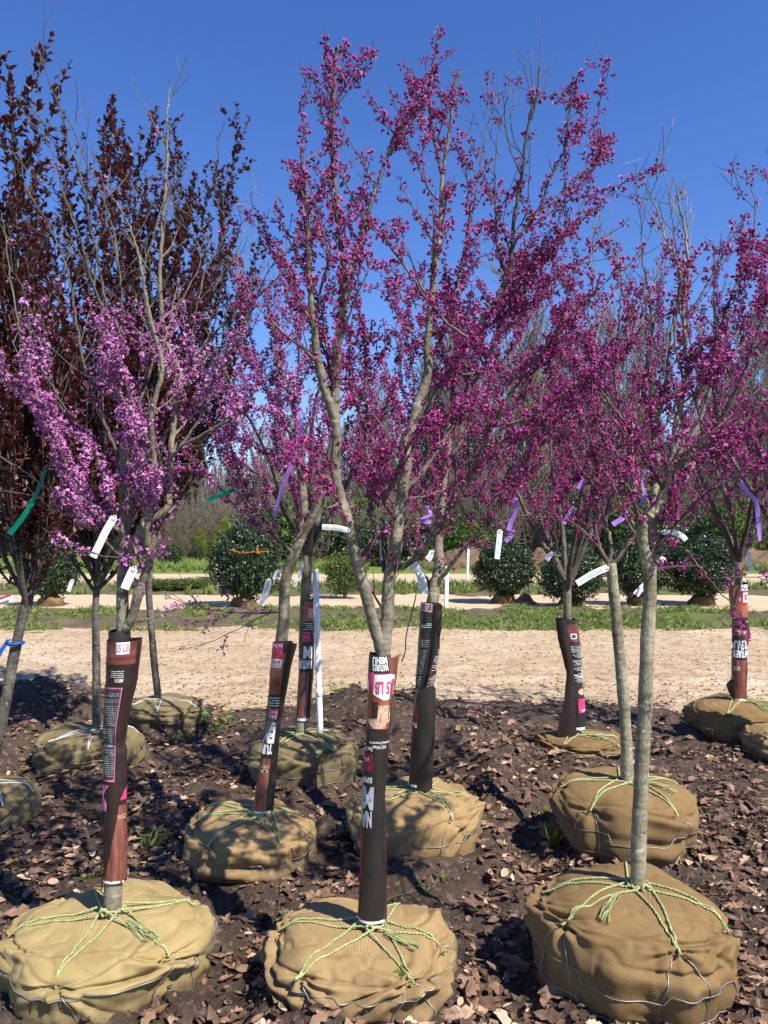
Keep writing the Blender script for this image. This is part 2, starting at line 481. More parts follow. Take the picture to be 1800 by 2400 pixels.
M['soil'] = ground_mat('dark_soil', [(9.0, (0.040, 0.027, 0.019), (0.15, 0.105, 0.075), None), (30.0, 0.55, 0.66, (0.26, 0.19, 0.14)), (3.0, 0.58, 0.72, (0.17, 0.115, 0.08)), (90.0, 0.66, 0.71, (0.34, 0.27, 0.21))], bump=1.0, bump_scale=55.0, dist=0.03)
M['sand'] = ground_mat('sandy_road', [(1.3, (0.48, 0.345, 0.205), (0.64, 0.485, 0.31), None), (0.55, 0.52, 0.68, (0.70, 0.55, 0.375)), (9.0, 0.52, 0.66, (0.34, 0.215, 0.118)), (2.4, 0.56, 0.68, (0.36, 0.25, 0.155)), (26.0, 0.56, 0.66, (0.25, 0.155, 0.088)), (60.0, 0.66, 0.70, (0.72, 0.60, 0.46))], bump=1.0, bump_scale=16.0, dist=0.05)
M['path'] = ground_mat('pale_path', [(1.0, (0.45, 0.32, 0.20), (0.60, 0.45, 0.30), None), (6.0, 0.63, 0.72, (0.42, 0.30, 0.19))], bump=0.4, bump_scale=8.0)
M['verge'] = ground_mat('verge_soil', [(1.5, (0.075, 0.060, 0.035), (0.19, 0.155, 0.085), None), (0.5, 0.50, 0.62, (0.12, 0.15, 0.035)), (6.0, 0.60, 0.70, (0.30, 0.24, 0.15)), (2.2, 0.62, 0.7, (0.05, 0.036, 0.026))], bump=0.9, bump_scale=14.0, dist=0.06)
M['field'] = ground_mat('meadow', [(0.6, (0.10, 0.15, 0.028), (0.17, 0.23, 0.05), None), (0.12, 0.52, 0.66, (0.16, 0.17, 0.06)), (3.0, 0.64, 0.72, (0.22, 0.25, 0.09))], bump=0.8, bump_scale=5.0, dist=0.1)
M['mound_soil'] = ground_mat('red_soil', [(1.6, (0.11, 0.066, 0.042), (0.21, 0.14, 0.092), None), (5.0, 0.60, 0.70, (0.10, 0.06, 0.04))], bump=0.9, bump_scale=10.0, dist=0.06)

# one sheet to the horizon
me = mesh_np('ground', [(-900, -60, -0.16), (900, -60, -0.16), (900, 1500, -0.16), (-900, 1500, -0.16)], [np.array([[0, 1, 2, 3]])], False)
tag(link('ground', me, M['field']), kind='structure')

def spread_x(half, n, dense):
    u = np.linspace(-1, 1, n)
    return dense * np.sinh(u * math.asinh(half / dense))
xs = spread_x(22.0, 300, 2.2)
ys = 0.9 * (8.6 / 0.9) ** np.linspace(0, 1, 290)
bed = grid_object('planting_bed', xs, ys, bed_z, M['soil'])

def road_z(x, y):
    z = 0.016 * fbm(x * 0.8, y * 0.8, 4.0, 3) + 0.018 * fbm(x * 3.0, y * 5.0, 6.0, 4)
    # wheel ruts running along the road, and churned prints near the bed
    for yc, w, a in ((8.3, 0.16, 0.035), (9.9, 0.2, 0.022), (11.3, 0.22, 0.016)):
        yy = y - yc - 0.12 * math.sin(x * 0.25 + yc)
        z -= a * math.exp(-(yy / w) ** 2) * (0.7 + 0.5 * fbm(x * 1.4, yc, 0, 2))
        z += 0.4 * a * math.exp(-((abs(yy) - 1.8 * w) / (0.6 * w)) ** 2)
    if y < 9.2: z += 0.018 * abs(fbm(x * 6, y * 6, 8.0, 3)) * (9.2 - y)
    return z
road = grid_object('sandy_road', spread_x(60, 240, 3.0), np.concatenate([np.linspace(6.6, 9.5, 60), np.linspace(9.6, 14.5, 50)]), road_z, M['sand'])

def strip_z(y0, y1, h, seed, amp=0.07):
    def f(x, y):
        e = min(y - y0 - 0.95 * fbm(x * 0.6, seed, 1.0, 4), y1 - y - 1.1 * fbm(x * 0.45, seed + 5, 1.0, 4))
        t = max(-1.0, min(1.0, e / 0.6))
        return h * t + amp * fbm(x * 1.6, y * 1.6, seed, 4) * max(0.0, t) + (0.02 * fbm(x * 6, y * 6, seed, 2) if t > 0 else -0.0)
    return f
VERGE_Z = strip_z(13.3, 17.2, 0.045, 2.0)
grid_object('grass_verge', spread_x(60, 230, 5.0), np.linspace(12.6, 17.9, 56), VERGE_Z, M['verge'])
grid_object('gravel_path', spread_x(60, 60, 8.0), np.linspace(16.5, 22.3, 12), lambda x, y: 0.005 + 0.01 * fbm(x, y, 1, 2), M['path'])
BERM_Z = strip_z(21.2, 25.3, 0.06, 7.0, 0.12)
grid_object('planted_strip', spread_x(60, 150, 6.0), np.linspace(20.6, 25.9, 34), BERM_Z, M['verge'])
grid_object('far_path', spread_x(80, 60, 8.0), np.linspace(24.9, 34.6, 10), lambda x, y: 0.0 + 0.01 * fbm(x, y, 1, 2), M['path'])
FIELD_Z = lambda x, y: 0.10 * max(-1, min(1, (y - 34.0 - 0.5 * fbm(x * 0.3, 3.0, 1, 2)) / 0.8)) + (0.10 * fbm(x * 0.5, y * 0.5, 2, 3) if y > 34.5 else 0)
grid_object('meadow', spread_x(200, 120, 10.0), np.concatenate([np.linspace(33.2, 60, 50), np.linspace(62, 300, 20)]), FIELD_Z, M['field'])

# ================================================================== LEAF, FLOWER AND TWIG TEMPLATES
def blossom_template(rng, nf=6, size=0.015, wings=True):
    v, f, t = [], [], []
    for k in range(nf):
        d = rand_dir(rng)
        d = Vector((d.x, d.y, d.z * 0.7 + 0.10)).normalized()
        base = d * rng.uniform(0.003, 0.012)
        L = size * rng.uniform(0.75, 1.2)
        sd = d.cross(rand_dir(rng)).normalized(); up = d.cross(sd)
        w = L * 0.24
        i = len(v)
        mid = base + d * L * 0.5
        v += [base, mid + sd * w, mid + up * w * 1.2, mid - sd * w, mid - up * w * 1.2, base + d * L]
        b = rng.uniform(-0.10, 0.10)
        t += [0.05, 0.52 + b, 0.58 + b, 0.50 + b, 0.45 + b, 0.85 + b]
        f += [(i, i + 1, i + 2), (i, i + 2, i + 3), (i, i + 3, i + 4), (i, i + 4, i + 1),
              (i + 5, i + 2, i + 1), (i + 5, i + 3, i + 2), (i + 5, i + 4, i + 3), (i + 5, i + 1, i + 4)]
        if wings:
            j = len(v)
            bk = base + d * L * 0.62
            v += [bk, bk + (sd * 0.9 + up * 0.7 + d * 0.15) * L * 0.55, bk + (up * 1.0 + d * 0.35) * L * 0.5, bk + (-sd * 0.9 + up * 0.7 + d * 0.15) * L * 0.55]
            t += [0.5 + b, 0.98 + b, 0.8 + b, 0.98 + b]
            f += [(j, j + 1, j + 2), (j, j + 2, j + 3)]
    return np.array([tuple(p) for p in v], dtype=np.float32), np.array(f, dtype=np.int32), np.array(t, dtype=np.float32)

def leaf_template(L=1.0, W=0.45, fold=0.14, droop=0.18):
    v = np.array([(0, 0, 0), (0.42 * L, 0.5 * W, fold * L), (0.5 * L, 0, -0.02 * L), (0.42 * L, -0.5 * W, fold * L), (L, 0, -droop * L)], dtype=np.float32)
    f = np.array([(0, 2, 1), (0, 3, 2), (1, 2, 4), (2, 3, 4)], dtype=np.int32)
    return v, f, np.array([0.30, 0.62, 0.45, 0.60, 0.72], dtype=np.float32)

def oak_leaf_template(rng):
    n = 7
    pts = [(0, 0)]
    ws = [0.06, 0.15, 0.11, 0.21, 0.12, 0.16, 0.05]
    top, bot = [], []
    for i in range(n):
        u = (i + 0.6) / n
        top.append((u, ws[i] * rng.uniform(0.8, 1.2))); bot.append((u, -ws[i] * rng.uniform(0.8, 1.2)))
    curl, twist, bend = rng.uniform(-1.6, 2.2), rng.uniform(-1.0, 1.0), rng.uniform(-0.8, 0.9)
    def z(u, w): return curl * w * w * 2.0 + twist * w * (u - 0.5) * 2 + bend * (u - 0.5) ** 2 + rng.uniform(-0.02, 0.02)
    v = [(u, 0, z(u, 0) - 0.0) for u, _ in top]
    v = [(0, 0, z(0, 0))] + v + [(1.02, 0, z(1, 0))]
    m = len(v)
    v += [(u, w, z(u, w)) for u, w in top] + [(u, w, z(u, w)) for u, w in bot]
    f = []
    for i in range(n - 1):
        a, b = i + 1, i + 2
        f += [(a, b, m + i + 1), (a, m + i + 1, m + i), (a, m + n + i, m + n + i + 1), (a, m + n + i + 1, b)]
    f += [(0, 1, m), (0, m + n, 1), (n, n + 1, m + n - 1), (n, m + 2 * n - 1, n + 1)]
    v = np.array(v, dtype=np.float32); v[:, 0] -= 0.5
    t = np.clip(0.55 + 0.5 * np.abs(v[:, 1]) + np.array([rng.uniform(-0.08, 0.08) for _ in v]), 0, 1).astype(np.float32)
    return v, np.array(f, dtype=np.int32), t

def oval_leaf_template(rng):
    n = 5
    curl, bend = rng.uniform(-1.0, 1.6), rng.uniform(-0.5, 0.6)
    def z(u, w): return curl * w * w * 2.0 + bend * (u - 0.5) ** 2
    v = [(0, 0, z(0, 0))]
    for i in range(1, n):
        u = i / n; w = 0.27 * math.sin(math.pi * u ** 0.85) * rng.uniform(0.8, 1.15)
        v += [(u, w, z(u, w)), (u, 0, z(u, 0) - 0.01), (u, -w, z(u, w))]
    v.append((1, 0, z(1, 0)))
    f = [(0, 2, 1), (0, 3, 2)]
    for i in range(n - 2):
        a = 1 + 3 * i
        f += [(a, a + 1, a + 4), (a, a + 4, a + 3), (a + 1, a + 2, a + 5), (a + 1, a + 5, a + 4)]
    a = 1 + 3 * (n - 2); e = len(v) - 1
    f += [(a, a + 1, e), (a + 1, a + 2, e)]
    v = np.array(v, dtype=np.float32); v[:, 0] -= 0.5
    t = np.array([0.5 + rng.uniform(-0.1, 0.1) for _ in v], dtype=np.float32)
    return v, np.array(f, dtype=np.int32), t

_r = random.Random(11)
BLOOM = [blossom_template(_r, _r.randint(5, 8), 0.0140) for _ in range(8)]
BLOOM_LO = [blossom_template(_r, 4, 0.018, False) for _ in range(5)]

# ================================================================== TREES
class Limb:
    __slots__ = ('p', 'r', 'level', 'root')
    def __init__(self, p, r, level, root):
        self.p, self.r, self.level, self.root = p, r, level, root

class Tree:
    def __init__(self, seed):
        self.rng = random.Random(seed)
        self.limbs = []
    def limb(self, pts, r0, r1, level, root=None, sub=4, jitter=0.0):
        rng = self.rng
        P = catmull(pts, sub) if len(pts) > 2 and sub > 1 else [Vector(p) for p in pts]
        if jitter:
            for i in range(1, len(P) - 1):
                P[i] = P[i] + rand_dir(rng) * jitter
        n = len(P)
        rr = [r0 + (r1 - r0) * (i / (n - 1)) ** 0.9 for i in range(n)]
        if r0 > 0.004: rr = [q * (1 + 0.09 * noise.noise(P[i] * 13.0) + 0.05 * noise.noise(P[i] * 41.0)) for i, q in enumerate(rr)]
        L = Limb(P, rr, level, root)
        if root is None: L.root = L
        self.limbs.append(L)
        return L
    def wander(self, p0, d0, length, r0, r1, level, root, up=0.25, zig=0.16, seg=0.065):
        rng = self.rng
        n = max(2, int(length / seg))
        P = [Vector(p0)]
        d = Vector(d0).normalized()
        side = d.cross(rand_dir(rng)).normalized()
        for i in range(n):
            sgn = 1 if i % 2 else -1
            d = (d + Vector((0, 0, up * seg / 0.1)) * 0.5 + side * sgn * zig + rand_dir(rng) * zig * 0.55).normalized()
            P.append(P[-1] + d * (length / n))
        return self.limb(P, r0, r1, level, root, sub=1)
    def spawn(self, limb, spacing, lmin, lmax, level, t0=0.12, t1=0.96, up=0.3, ang=(28, 62), rfrac=0.55, keep=None, inward=0.0):
        rng = self.rng
        cum = [0.0]
        for a, b in zip(limb.p, limb.p[1:]): cum.append(cum[-1] + (b - a).length)
        tot = cum[-1]
        s = tot * t0 + rng.uniform(0, spacing)
        while s < tot * t1:
            i = next(k for k in range(len(cum) - 1) if cum[k + 1] >= s)
            q = (s - cum[i]) / max(1e-6, cum[i + 1] - cum[i])
            p = limb.p[i].lerp(limb.p[i + 1], q)
            r = limb.r[i] + (limb.r[i + 1] - limb.r[i]) * q
            tan = (limb.p[i + 1] - limb.p[i]).normalized()
            a = math.radians(rng.uniform(*ang))
            perp = tan.cross(rand_dir(rng)).normalized()
            d = tan * math.cos(a) + perp * math.sin(a)
            d = (d + Vector((0, 0, 0.25))).normalized()
            k = 1.0 - 0.55 * (s / tot)
            L = rng.uniform(lmin, lmax) * k
            r0 = min(r * rfrac, 0.0022 + 0.011 * L)
            if keep is None or keep(p + d * L):
                self.wander(p, d, L, max(0.0014, r0), 0.0011, level, limb.root, up=up)
            s += spacing * rng.uniform(0.55, 1.5)

def sides_for(r, far):
    if r > 0.018: return 12 if not far else 8
    if r > 0.008: return 8 if not far else 6
    if r > 0.0035: return 5
    return 4 if not far else 3

def blossom_points(tree, step, dens, rng):
    """points along the wood with the direction away from it"""
    out = []
    for L in tree.limbs:
        for i in range(len(L.p) - 1):
            a, b = L.p[i], L.p[i + 1]
            seg = (b - a).length
            n = seg / step
            k = int(n) + (1 if rng.random() < n - int(n) else 0)
            for _ in range(k):
                q = rng.random()
                p = a.lerp(b, q)
                r = L.r[i] + (L.r[i + 1] - L.r[i]) * q
                if rng.random() < dens(p, r, L):
                    tan = (b - a).normalized()
                    d = tan.cross(rand_dir(rng)).normalized()
                    d = (d + Vector((0, 0, 0.25)) + S * 0.15).normalized()
                    out.append((p + d * (r + 0.004), d))
    return out

def finish_tree(key, tree, root, bark_main, bark_branch, blooms, bloom_mat, n_single=300, far=False, lo=False):
    """trunk, each scaffold limb with its twigs, single blossoms, and the rest of the blossom"""
    groups = {}
    for L in tree.limbs: groups.setdefault(id(L.root), []).append(L)
    first = True
    for gid, ls in groups.items():
        t = Tubes()
        for L in ls: t.add(L.p, L.r, sides_for(max(L.r), far), cap=L.r[-1] > 0.003)
        link('trunk' if first else 'branch', t.mesh('wood'), bark_main if first or (not far and (max(ls[0].r) > 0.0130 or tree.rng.random() < 0.12)) else bark_branch, root)  # a random few limbs take the paler bark, painting in sunlit wood
        first = False
    if not blooms: return
    rng = tree.rng
    blooms = [(p, d, p[1]) for p, d in blooms]
    vis = []
    rest = []
    order = sorted(range(len(blooms)), key=lambda i: blooms[i][2] + rng.uniform(0, 0.8))
    temps = BLOOM_LO if lo else BLOOM
    def mat_of(p, d):
        return basis(p, d.cross(rand_dir(rng)) + d * 0.1, d, rng.uniform(0.75, 1.35))
    single = []
    for i in order:
        p, d, _ = blooms[i]
        x, y = to_px(p)
        if len(single) < n_single and -10 < x < 1810 and -10 < y < 2400: single.append(i)
        else: rest.append(i)
    if single:
        tm = []
        for k, (v, f, t_) in enumerate(temps):
            me = mesh_np('blossom', v, [f], True, attrs={'tint': t_})
            me.materials.append(bloom_mat)
            tm.append(me)
        for i in single:
            p, d, _ = blooms[i]
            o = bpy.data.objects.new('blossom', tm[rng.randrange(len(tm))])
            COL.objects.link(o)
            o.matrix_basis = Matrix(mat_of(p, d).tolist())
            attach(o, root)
    if rest:
        by = [[] for _ in temps]
        for i in rest:
            p, d, _ = blooms[i]
            by[rng.randrange(len(temps))].append(mat_of(p, d))
        parts = [scatter(temps[k], ms, [rng.gauss(0, 0.09) for _ in ms]) for k, ms in enumerate(by) if ms]
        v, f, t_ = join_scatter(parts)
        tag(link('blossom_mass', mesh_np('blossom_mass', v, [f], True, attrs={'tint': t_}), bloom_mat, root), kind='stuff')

# ------------------------------------------------------------------ root balls in burlap
class Ball:
    EXP = 0.60
    def __init__(self, key, seed, folds=11):
        px, D, self.R, self.H = BALLS[key]
        self.c = Vector((*BALL_XY[key], 0))
        rng = random.Random(seed)
        self.seed = seed
        self.h = max(self.H * 0.62, 0.19)            # half height
        self.e1, self.e2 = rng.uniform(0.97, 1.04), rng.uniform(0.95, 1.02)
        self.hooks = []
        self.folds = [(rng.uniform(0, 2 * math.pi), rng.uniform(0.30, 0.62), rng.uniform(0.12, 0.30), rng.uniform(-0.7, 0.7), rng.uniform(0.012, 0.030)) for _ in range(folds)]
        self.rough = 1.0
    def point(self, th, s, off=0.0):
        """th: angle (0 = +X, -pi/2 faces the camera); s: 0 top centre .. 1 underside"""
        a = s * math.pi * 0.86
        ca, sa = math.cos(a), math.sin(a)
        eq = self.H * 0.56
        rr = self.R * abs(sa) ** self.EXP
        if a <= math.pi / 2:
            zz = eq + (self.H - eq) * ca ** 0.72
        else:                       # the side drops and draws in towards the foot
            q = (a - math.pi / 2) / (0.36 * math.pi)
            zz = eq - (eq + 0.13) * q
            rr = self.R * (1.0 - 0.26 * q ** 1.5)
        x, y = rr * math.cos(th) * self.e1, rr * math.sin(th) * self.e2
        p = Vector((x, y, zz))
        nrm = Vector((sa * math.cos(th), sa * math.sin(th), ca * 1.1)).normalized()
        k = self.R / 0.33
        sd = self.seed * 7.13
        w = min(1.0, s * 4)
        d = 0.036 * k * noise.noise(p * 4.5 + Vector((sd, 0, 0))) * w + 0.010 * noise.noise(p * 12.0 + Vector((0, sd, 0))) * w
        # soft drapes running down the side
        d += 0.007 * w * math.sin(th * 9 + 3 * noise.noise(Vector((th * 1.5, s * 4, sd)))) * max(0.0, min(1.0, (s - 0.30) * 4))
        q = noise.noise(Vector((p.x * 11, p.y * 11, p.z * 5 + sd)))
        d -= 0.008 * max(0.0, 1 - abs(q) * 7) * w
        d -= 0.007 * k * math.exp(-((s - 0.60) / 0.035) ** 2)
        for ft, fs, fw, sl, am in self.folds:
            u = (th - ft + math.pi) % (2 * math.pi) - math.pi
            u = u * self.R
            vpos = (s - fs) * self.R * 1.8 - sl * u
            lat = math.exp(-(u / fw) ** 2)
            d += am * lat * (math.exp(-((vpos - 0.022) / 0.03) ** 2) - 1.25 * math.exp(-(vpos / 0.011) ** 2))
        for ht, hs in self.hooks:
            u = ((th - ht + math.pi) % (2 * math.pi) - math.pi) * self.R * max(0.4, abs(sa))
            v = (s - hs) * self.R * 2.2
            g = math.exp(-(u * u + v * v) / (0.045 ** 2))
            d -= 0.022 * g
            if v > -0.02:      # pleats fanning out below the hook
                fan = math.exp(-(v / 0.16) ** 2) * math.exp(-(u / 0.11) ** 2)
                d += 0.013 * fan * math.cos(math.atan2(u, v + 0.02) * 9.0)
        return self.c + p + nrm * (d * self.rough + off)
    def over(self, x, y, off=0.0):
        """the cloth at a place in plan (relative to the centre)"""
        th = math.atan2(y / self.e2, x / self.e1)
        rr = min(1.0, math.hypot(x / self.e1, y / self.e2) / self.R)
        return self.point(th, math.asin(rr ** (1 / self.EXP)) / (math.pi * 0.86), off)
    def mesh(self, nu=132, nv=70):
        V, UV = [], []
        for j in range(nv):
            s = (j / (nv - 1)) ** 0.9
            for i in range(nu):
                th = 2 * math.pi * i / nu
                p = self.point(th, s)
                V.append(tuple(p))
                q = p - self.c
                arc = s * self.R * 2.1
                UV.append((arc * math.cos(th), arc * math.sin(th)))
        return mesh_np('root_ball', np.array(V), [grid_faces(nu, nv, True)], True, uv=np.array(UV))

def twisted(path, r, pitch=0.02, phase=0.0):
    """two strands laid round each other along a path"""
    P = [Vector(p) for p in path]
    out = [[], []]
    s = 0
    for i, p in enumerate(P):
        t = (P[min(i + 1, len(P) - 1)] - P[max(i - 1, 0)]).normalized()
        a = t.cross(Vector((0, 0, 1)))
        a = a.normalized() if a.length > 1e-4 else Vector((1, 0, 0))
        b = t.cross(a)
        if i: s += (P[i] - P[i - 1]).length
        for k in (0, 1):
            an = phase + s / pitch * 2 * math.pi + k * math.pi
            out[k].append(p + (a * math.cos(an) + b * math.sin(an)) * r * 0.55)
    return out

def dress_ball(ball, root, mat, hooks, trunk_r, tie='twine', detail=True, loops=True, wires=True, seed=1):
    rng = random.Random(seed * 31 + 5)
    ball.hooks = [(R_(a), s) for a, s in hooks]
    nu, nv = (190, 108) if detail else (104, 60)
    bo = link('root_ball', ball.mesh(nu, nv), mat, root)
    tm = M[tie]
    rad = 0.0042 if tie == 'twine' else 0.0022
    for a, s in ball.hooks:
        t = Tubes()
        for sg in (-1, 1):
            n = 34 if detail else 16
            h3 = ball.point(a, s, rad)
            st_ = ball.foot + Vector((math.cos(a + sg * 1.2), math.sin(a + sg * 1.2), 0)) * (trunk_r + rad)
            st_.z = ball.foot.z + 0.010
            raw = []
            for i in range(n + 1):
                q = i / n
                c_ = st_.lerp(h3, q)
                sf = ball.over(c_.x - ball.c.x, c_.y - ball.c.y, rad * 1.1) if q < 0.97 else h3
                raw.append(Vector((sf.x, sf.y, max(sf.z, c_.z))) if q < 0.97 else h3)
            path = [raw[0]] + [raw[i - 1] * 0.25 + raw[i] * 0.5 + raw[i + 1] * 0.25 for i in range(1, n)] + [raw[-1]]
            if detail:
                for st in twisted(path, rad, 0.026): t.add(st, [rad * 0.62] * len(st), 5)
            else:
                t.add(path, [rad] * len(path), 5)
        link('rope', t.mesh('rope'), tm, bo)
    # knot round the foot of the trunk
    t = Tubes()
    loop = []
    for i in range(25):
        an = 2 * math.pi * i / 24 * 1.0
        p = ball.point(an, 0.02, 0.0)
        loop.append(Vector((ball.foot.x + (trunk_r + rad) * math.cos(an), ball.foot.y + (trunk_r + rad) * math.sin(an), ball.foot.z + 0.006 + 0.004 * math.sin(3 * an))))
    t.add(loop, [rad] * len(loop), 6)
    kx = ball.foot + Vector((rng.uniform(-0.02, 0.02), -trunk_r - 0.008, 0.008))
    for k in range(3):
        an0 = rng.uniform(0, 6.28)
        cur = [kx + Vector((0.012 * math.cos(an0 + i * 0.8), 0.006 * math.sin(an0 * 2 + i * 1.1), 0.010 * math.sin(an0 + i * 0.8))) for i in range(10)]
        t.add(cur, [rad] * len(cur), 6)
    link('knot', t.mesh('knot'), tm, bo)
    if loops:      # frayed tail of the rope
        t = Tubes()
        dth = R_(rng.choice([-55, -125, -70, -35]))
        for k in range(12):
            th = dth + rng.uniform(-0.1, 0.1)
            path = [ball.point(th + 0.03 * math.sin(i * 0.8 + k), 0.05 + 0.028 * i, 0.010 + rng.uniform(0, 0.006)) for i in range(7)]
            t.add(path, [0.0016] * 7, 3)
        link('rope_tail', t.mesh('rope_tail'), tm, bo)
    if wires:
        wr = 0.0017 if detail else 0.0017
        for s0 in ((0.60, 0.70) if ball.H > 0.25 else (0.52,)):
            t = Tubes()
            path = []
            n = 120
            ph = rng.uniform(0, 6)
            for i in range(n + 1):
                th = 2 * math.pi * i / n
                st = 0.020 * (1 if math.sin(th * 4 + ph) > 0 else -1)
                path.append(ball.point(th, s0 + st + 0.012 * math.sin(2 * th + ph), 0.003))
            t.add(path, [wr] * len(path), 5)
            link('basket_wire', t.mesh('basket_wire'), M['wire'], bo)
        for a, s in ball.hooks:
            for sg in (-1, 1):
                t = Tubes()
                path = [ball.point(a + sg * (0.02 + 0.20 * min(1, (i / 9) ** 0.7)) * (1 if s < 0.5 else 0.8), s + (0.80 - s) * i / 16, 0.003) for i in range(17)]
                t.add(path, [wr] * len(path), 5)
                link('basket_wire', t.mesh('basket_wire'), M['wire'], bo)
    return bo

# ================================================================== TRUNK WRAPS (printed feed bags tied round the stems)
def bag_mat(name, stops, scale=(8, 8, 8), rough=0.38, bump=0.25):
    return noise_mat(name, stops, scale=1.0, detail=6, rough=rough, stretch=scale, bump=bump, bump_scale=2.0, bump_dist=0.004, spec=0.5)
M['bag_black'] = bag_mat('bag_black', [(0.3, (0.014, 0.011, 0.010)), (0.7, (0.030, 0.024, 0.021))], (25, 25, 12))
M['bag_wood'] = bag_mat('bag_wood', [(0.25, (0.075, 0.022, 0.017)), (0.5, (0.19, 0.062, 0.045)), (0.75, (0.34, 0.14, 0.095))], (60, 60, 5))
M['bag_wood_band'] = bag_mat('bag_wood_band', [(0.25, (0.085, 0.020, 0.018)), (0.5, (0.15, 0.040, 0.035)), (0.75, (0.26, 0.085, 0.07))], (5, 5, 70))
M['bag_red'] = bag_mat('bag_red', [(0.3, (0.36, 0.035, 0.045)), (0.7, (0.46, 0.06, 0.07))], (20, 20, 20))
M['bag_meat'] = bag_mat('bag_meat', [(0.3, (0.13, 0.028, 0.018)), (0.5, (0.33, 0.085, 0.045)), (0.75, (0.48, 0.18, 0.10))], (16, 16, 12))
M['bag_chunk'] = bag_mat('bag_chunk', [(0.38, (0.42, 0.20, 0.13)), (0.5, (0.62, 0.40, 0.28)), (0.7, (0.75, 0.54, 0.40))], (130, 130, 130))
M['bag_pink'] = bag_mat('bag_pink', [(0.3, (0.62, 0.035, 0.15)), (0.7, (0.70, 0.06, 0.20))], (20, 20, 20))
M['bag_rose'] = bag_mat('bag_rose', [(0.3, (0.60, 0.12, 0.32)), (0.7, (0.72, 0.20, 0.42))], (20, 20, 20))
M['bag_crimson'] = bag_mat('bag_crimson', [(0.3, (0.20, 0.008, 0.035)), (0.7, (0.27, 0.014, 0.05))], (20, 20, 20))
M['bag_white'] = bag_mat('bag_white', [(0.3, (0.74, 0.72, 0.72)), (0.7, (0.82, 0.80, 0.80))], (20, 20, 20), bump=0.1)
M['bag_grey'] = bag_mat('bag_grey', [(0.3, (0.30, 0.30, 0.33)), (0.7, (0.46, 0.46, 0.50))], (60, 60, 60))
M['bag_panel'] = bag_mat('bag_panel', [(0.3, (0.035, 0.032, 0.030)), (0.7, (0.055, 0.050, 0.046))], (20, 20, 20))
M['bag_brown'] = bag_mat('bag_brown', [(0.3, (0.020, 0.011, 0.010)), (0.7, (0.036, 0.020, 0.018))], (20, 20, 40))
M['bag_cream'] = bag_mat('bag_cream', [(0.3, (0.42, 0.38, 0.24)), (0.7, (0.52, 0.48, 0.33))], (40, 40, 40))

_text_cache = {}
def text_geo(s, bold):
    k = (s, bold)
    if k not in _text_cache:
        cu = bpy.data.curves.new('lettering', 'FONT')
        cu.body = s
        cu.offset = bold
        cu.resolution_u = 3
        cu.fill_mode = 'FRONT'
        ob = bpy.data.objects.new('lettering', cu)
        COL.objects.link(ob)
        dg = bpy.context.evaluated_depsgraph_get()
        me = bpy.data.meshes.new_from_object(ob.evaluated_get(dg))
        COL.objects.unlink(ob)
        bpy.data.objects.remove(ob)
        bpy.data.curves.remove(cu)
        bm = bmesh.new(); bm.from_mesh(me)
        bpy.data.meshes.remove(me)
        x0, x1 = min(v.co.x for v in bm.verts), max(v.co.x for v in bm.verts)
        n = max(4, int((x1 - x0) / 0.07))
        for i in range(1, n):
            g = bm.verts[:] + bm.edges[:] + bm.faces[:]
            bmesh.ops.bisect_plane(bm, geom=g, plane_co=(x0 + (x1 - x0) * i / n, 0, 0), plane_no=(1, 0, 0))
        bmesh.ops.triangulate(bm, faces=bm.faces[:])
        bm.verts.index_update()
        V = np.array([tuple(v.co) for v in bm.verts]); F = np.array([[v.index for v in f.verts] for f in bm.faces])
        bm.free()
        V = V[:, :2]
        lo, hi = V.min(0), V.max(0)
        _text_cache[k] = ((V - lo) / (hi - lo), F)
    return _text_cache[k]

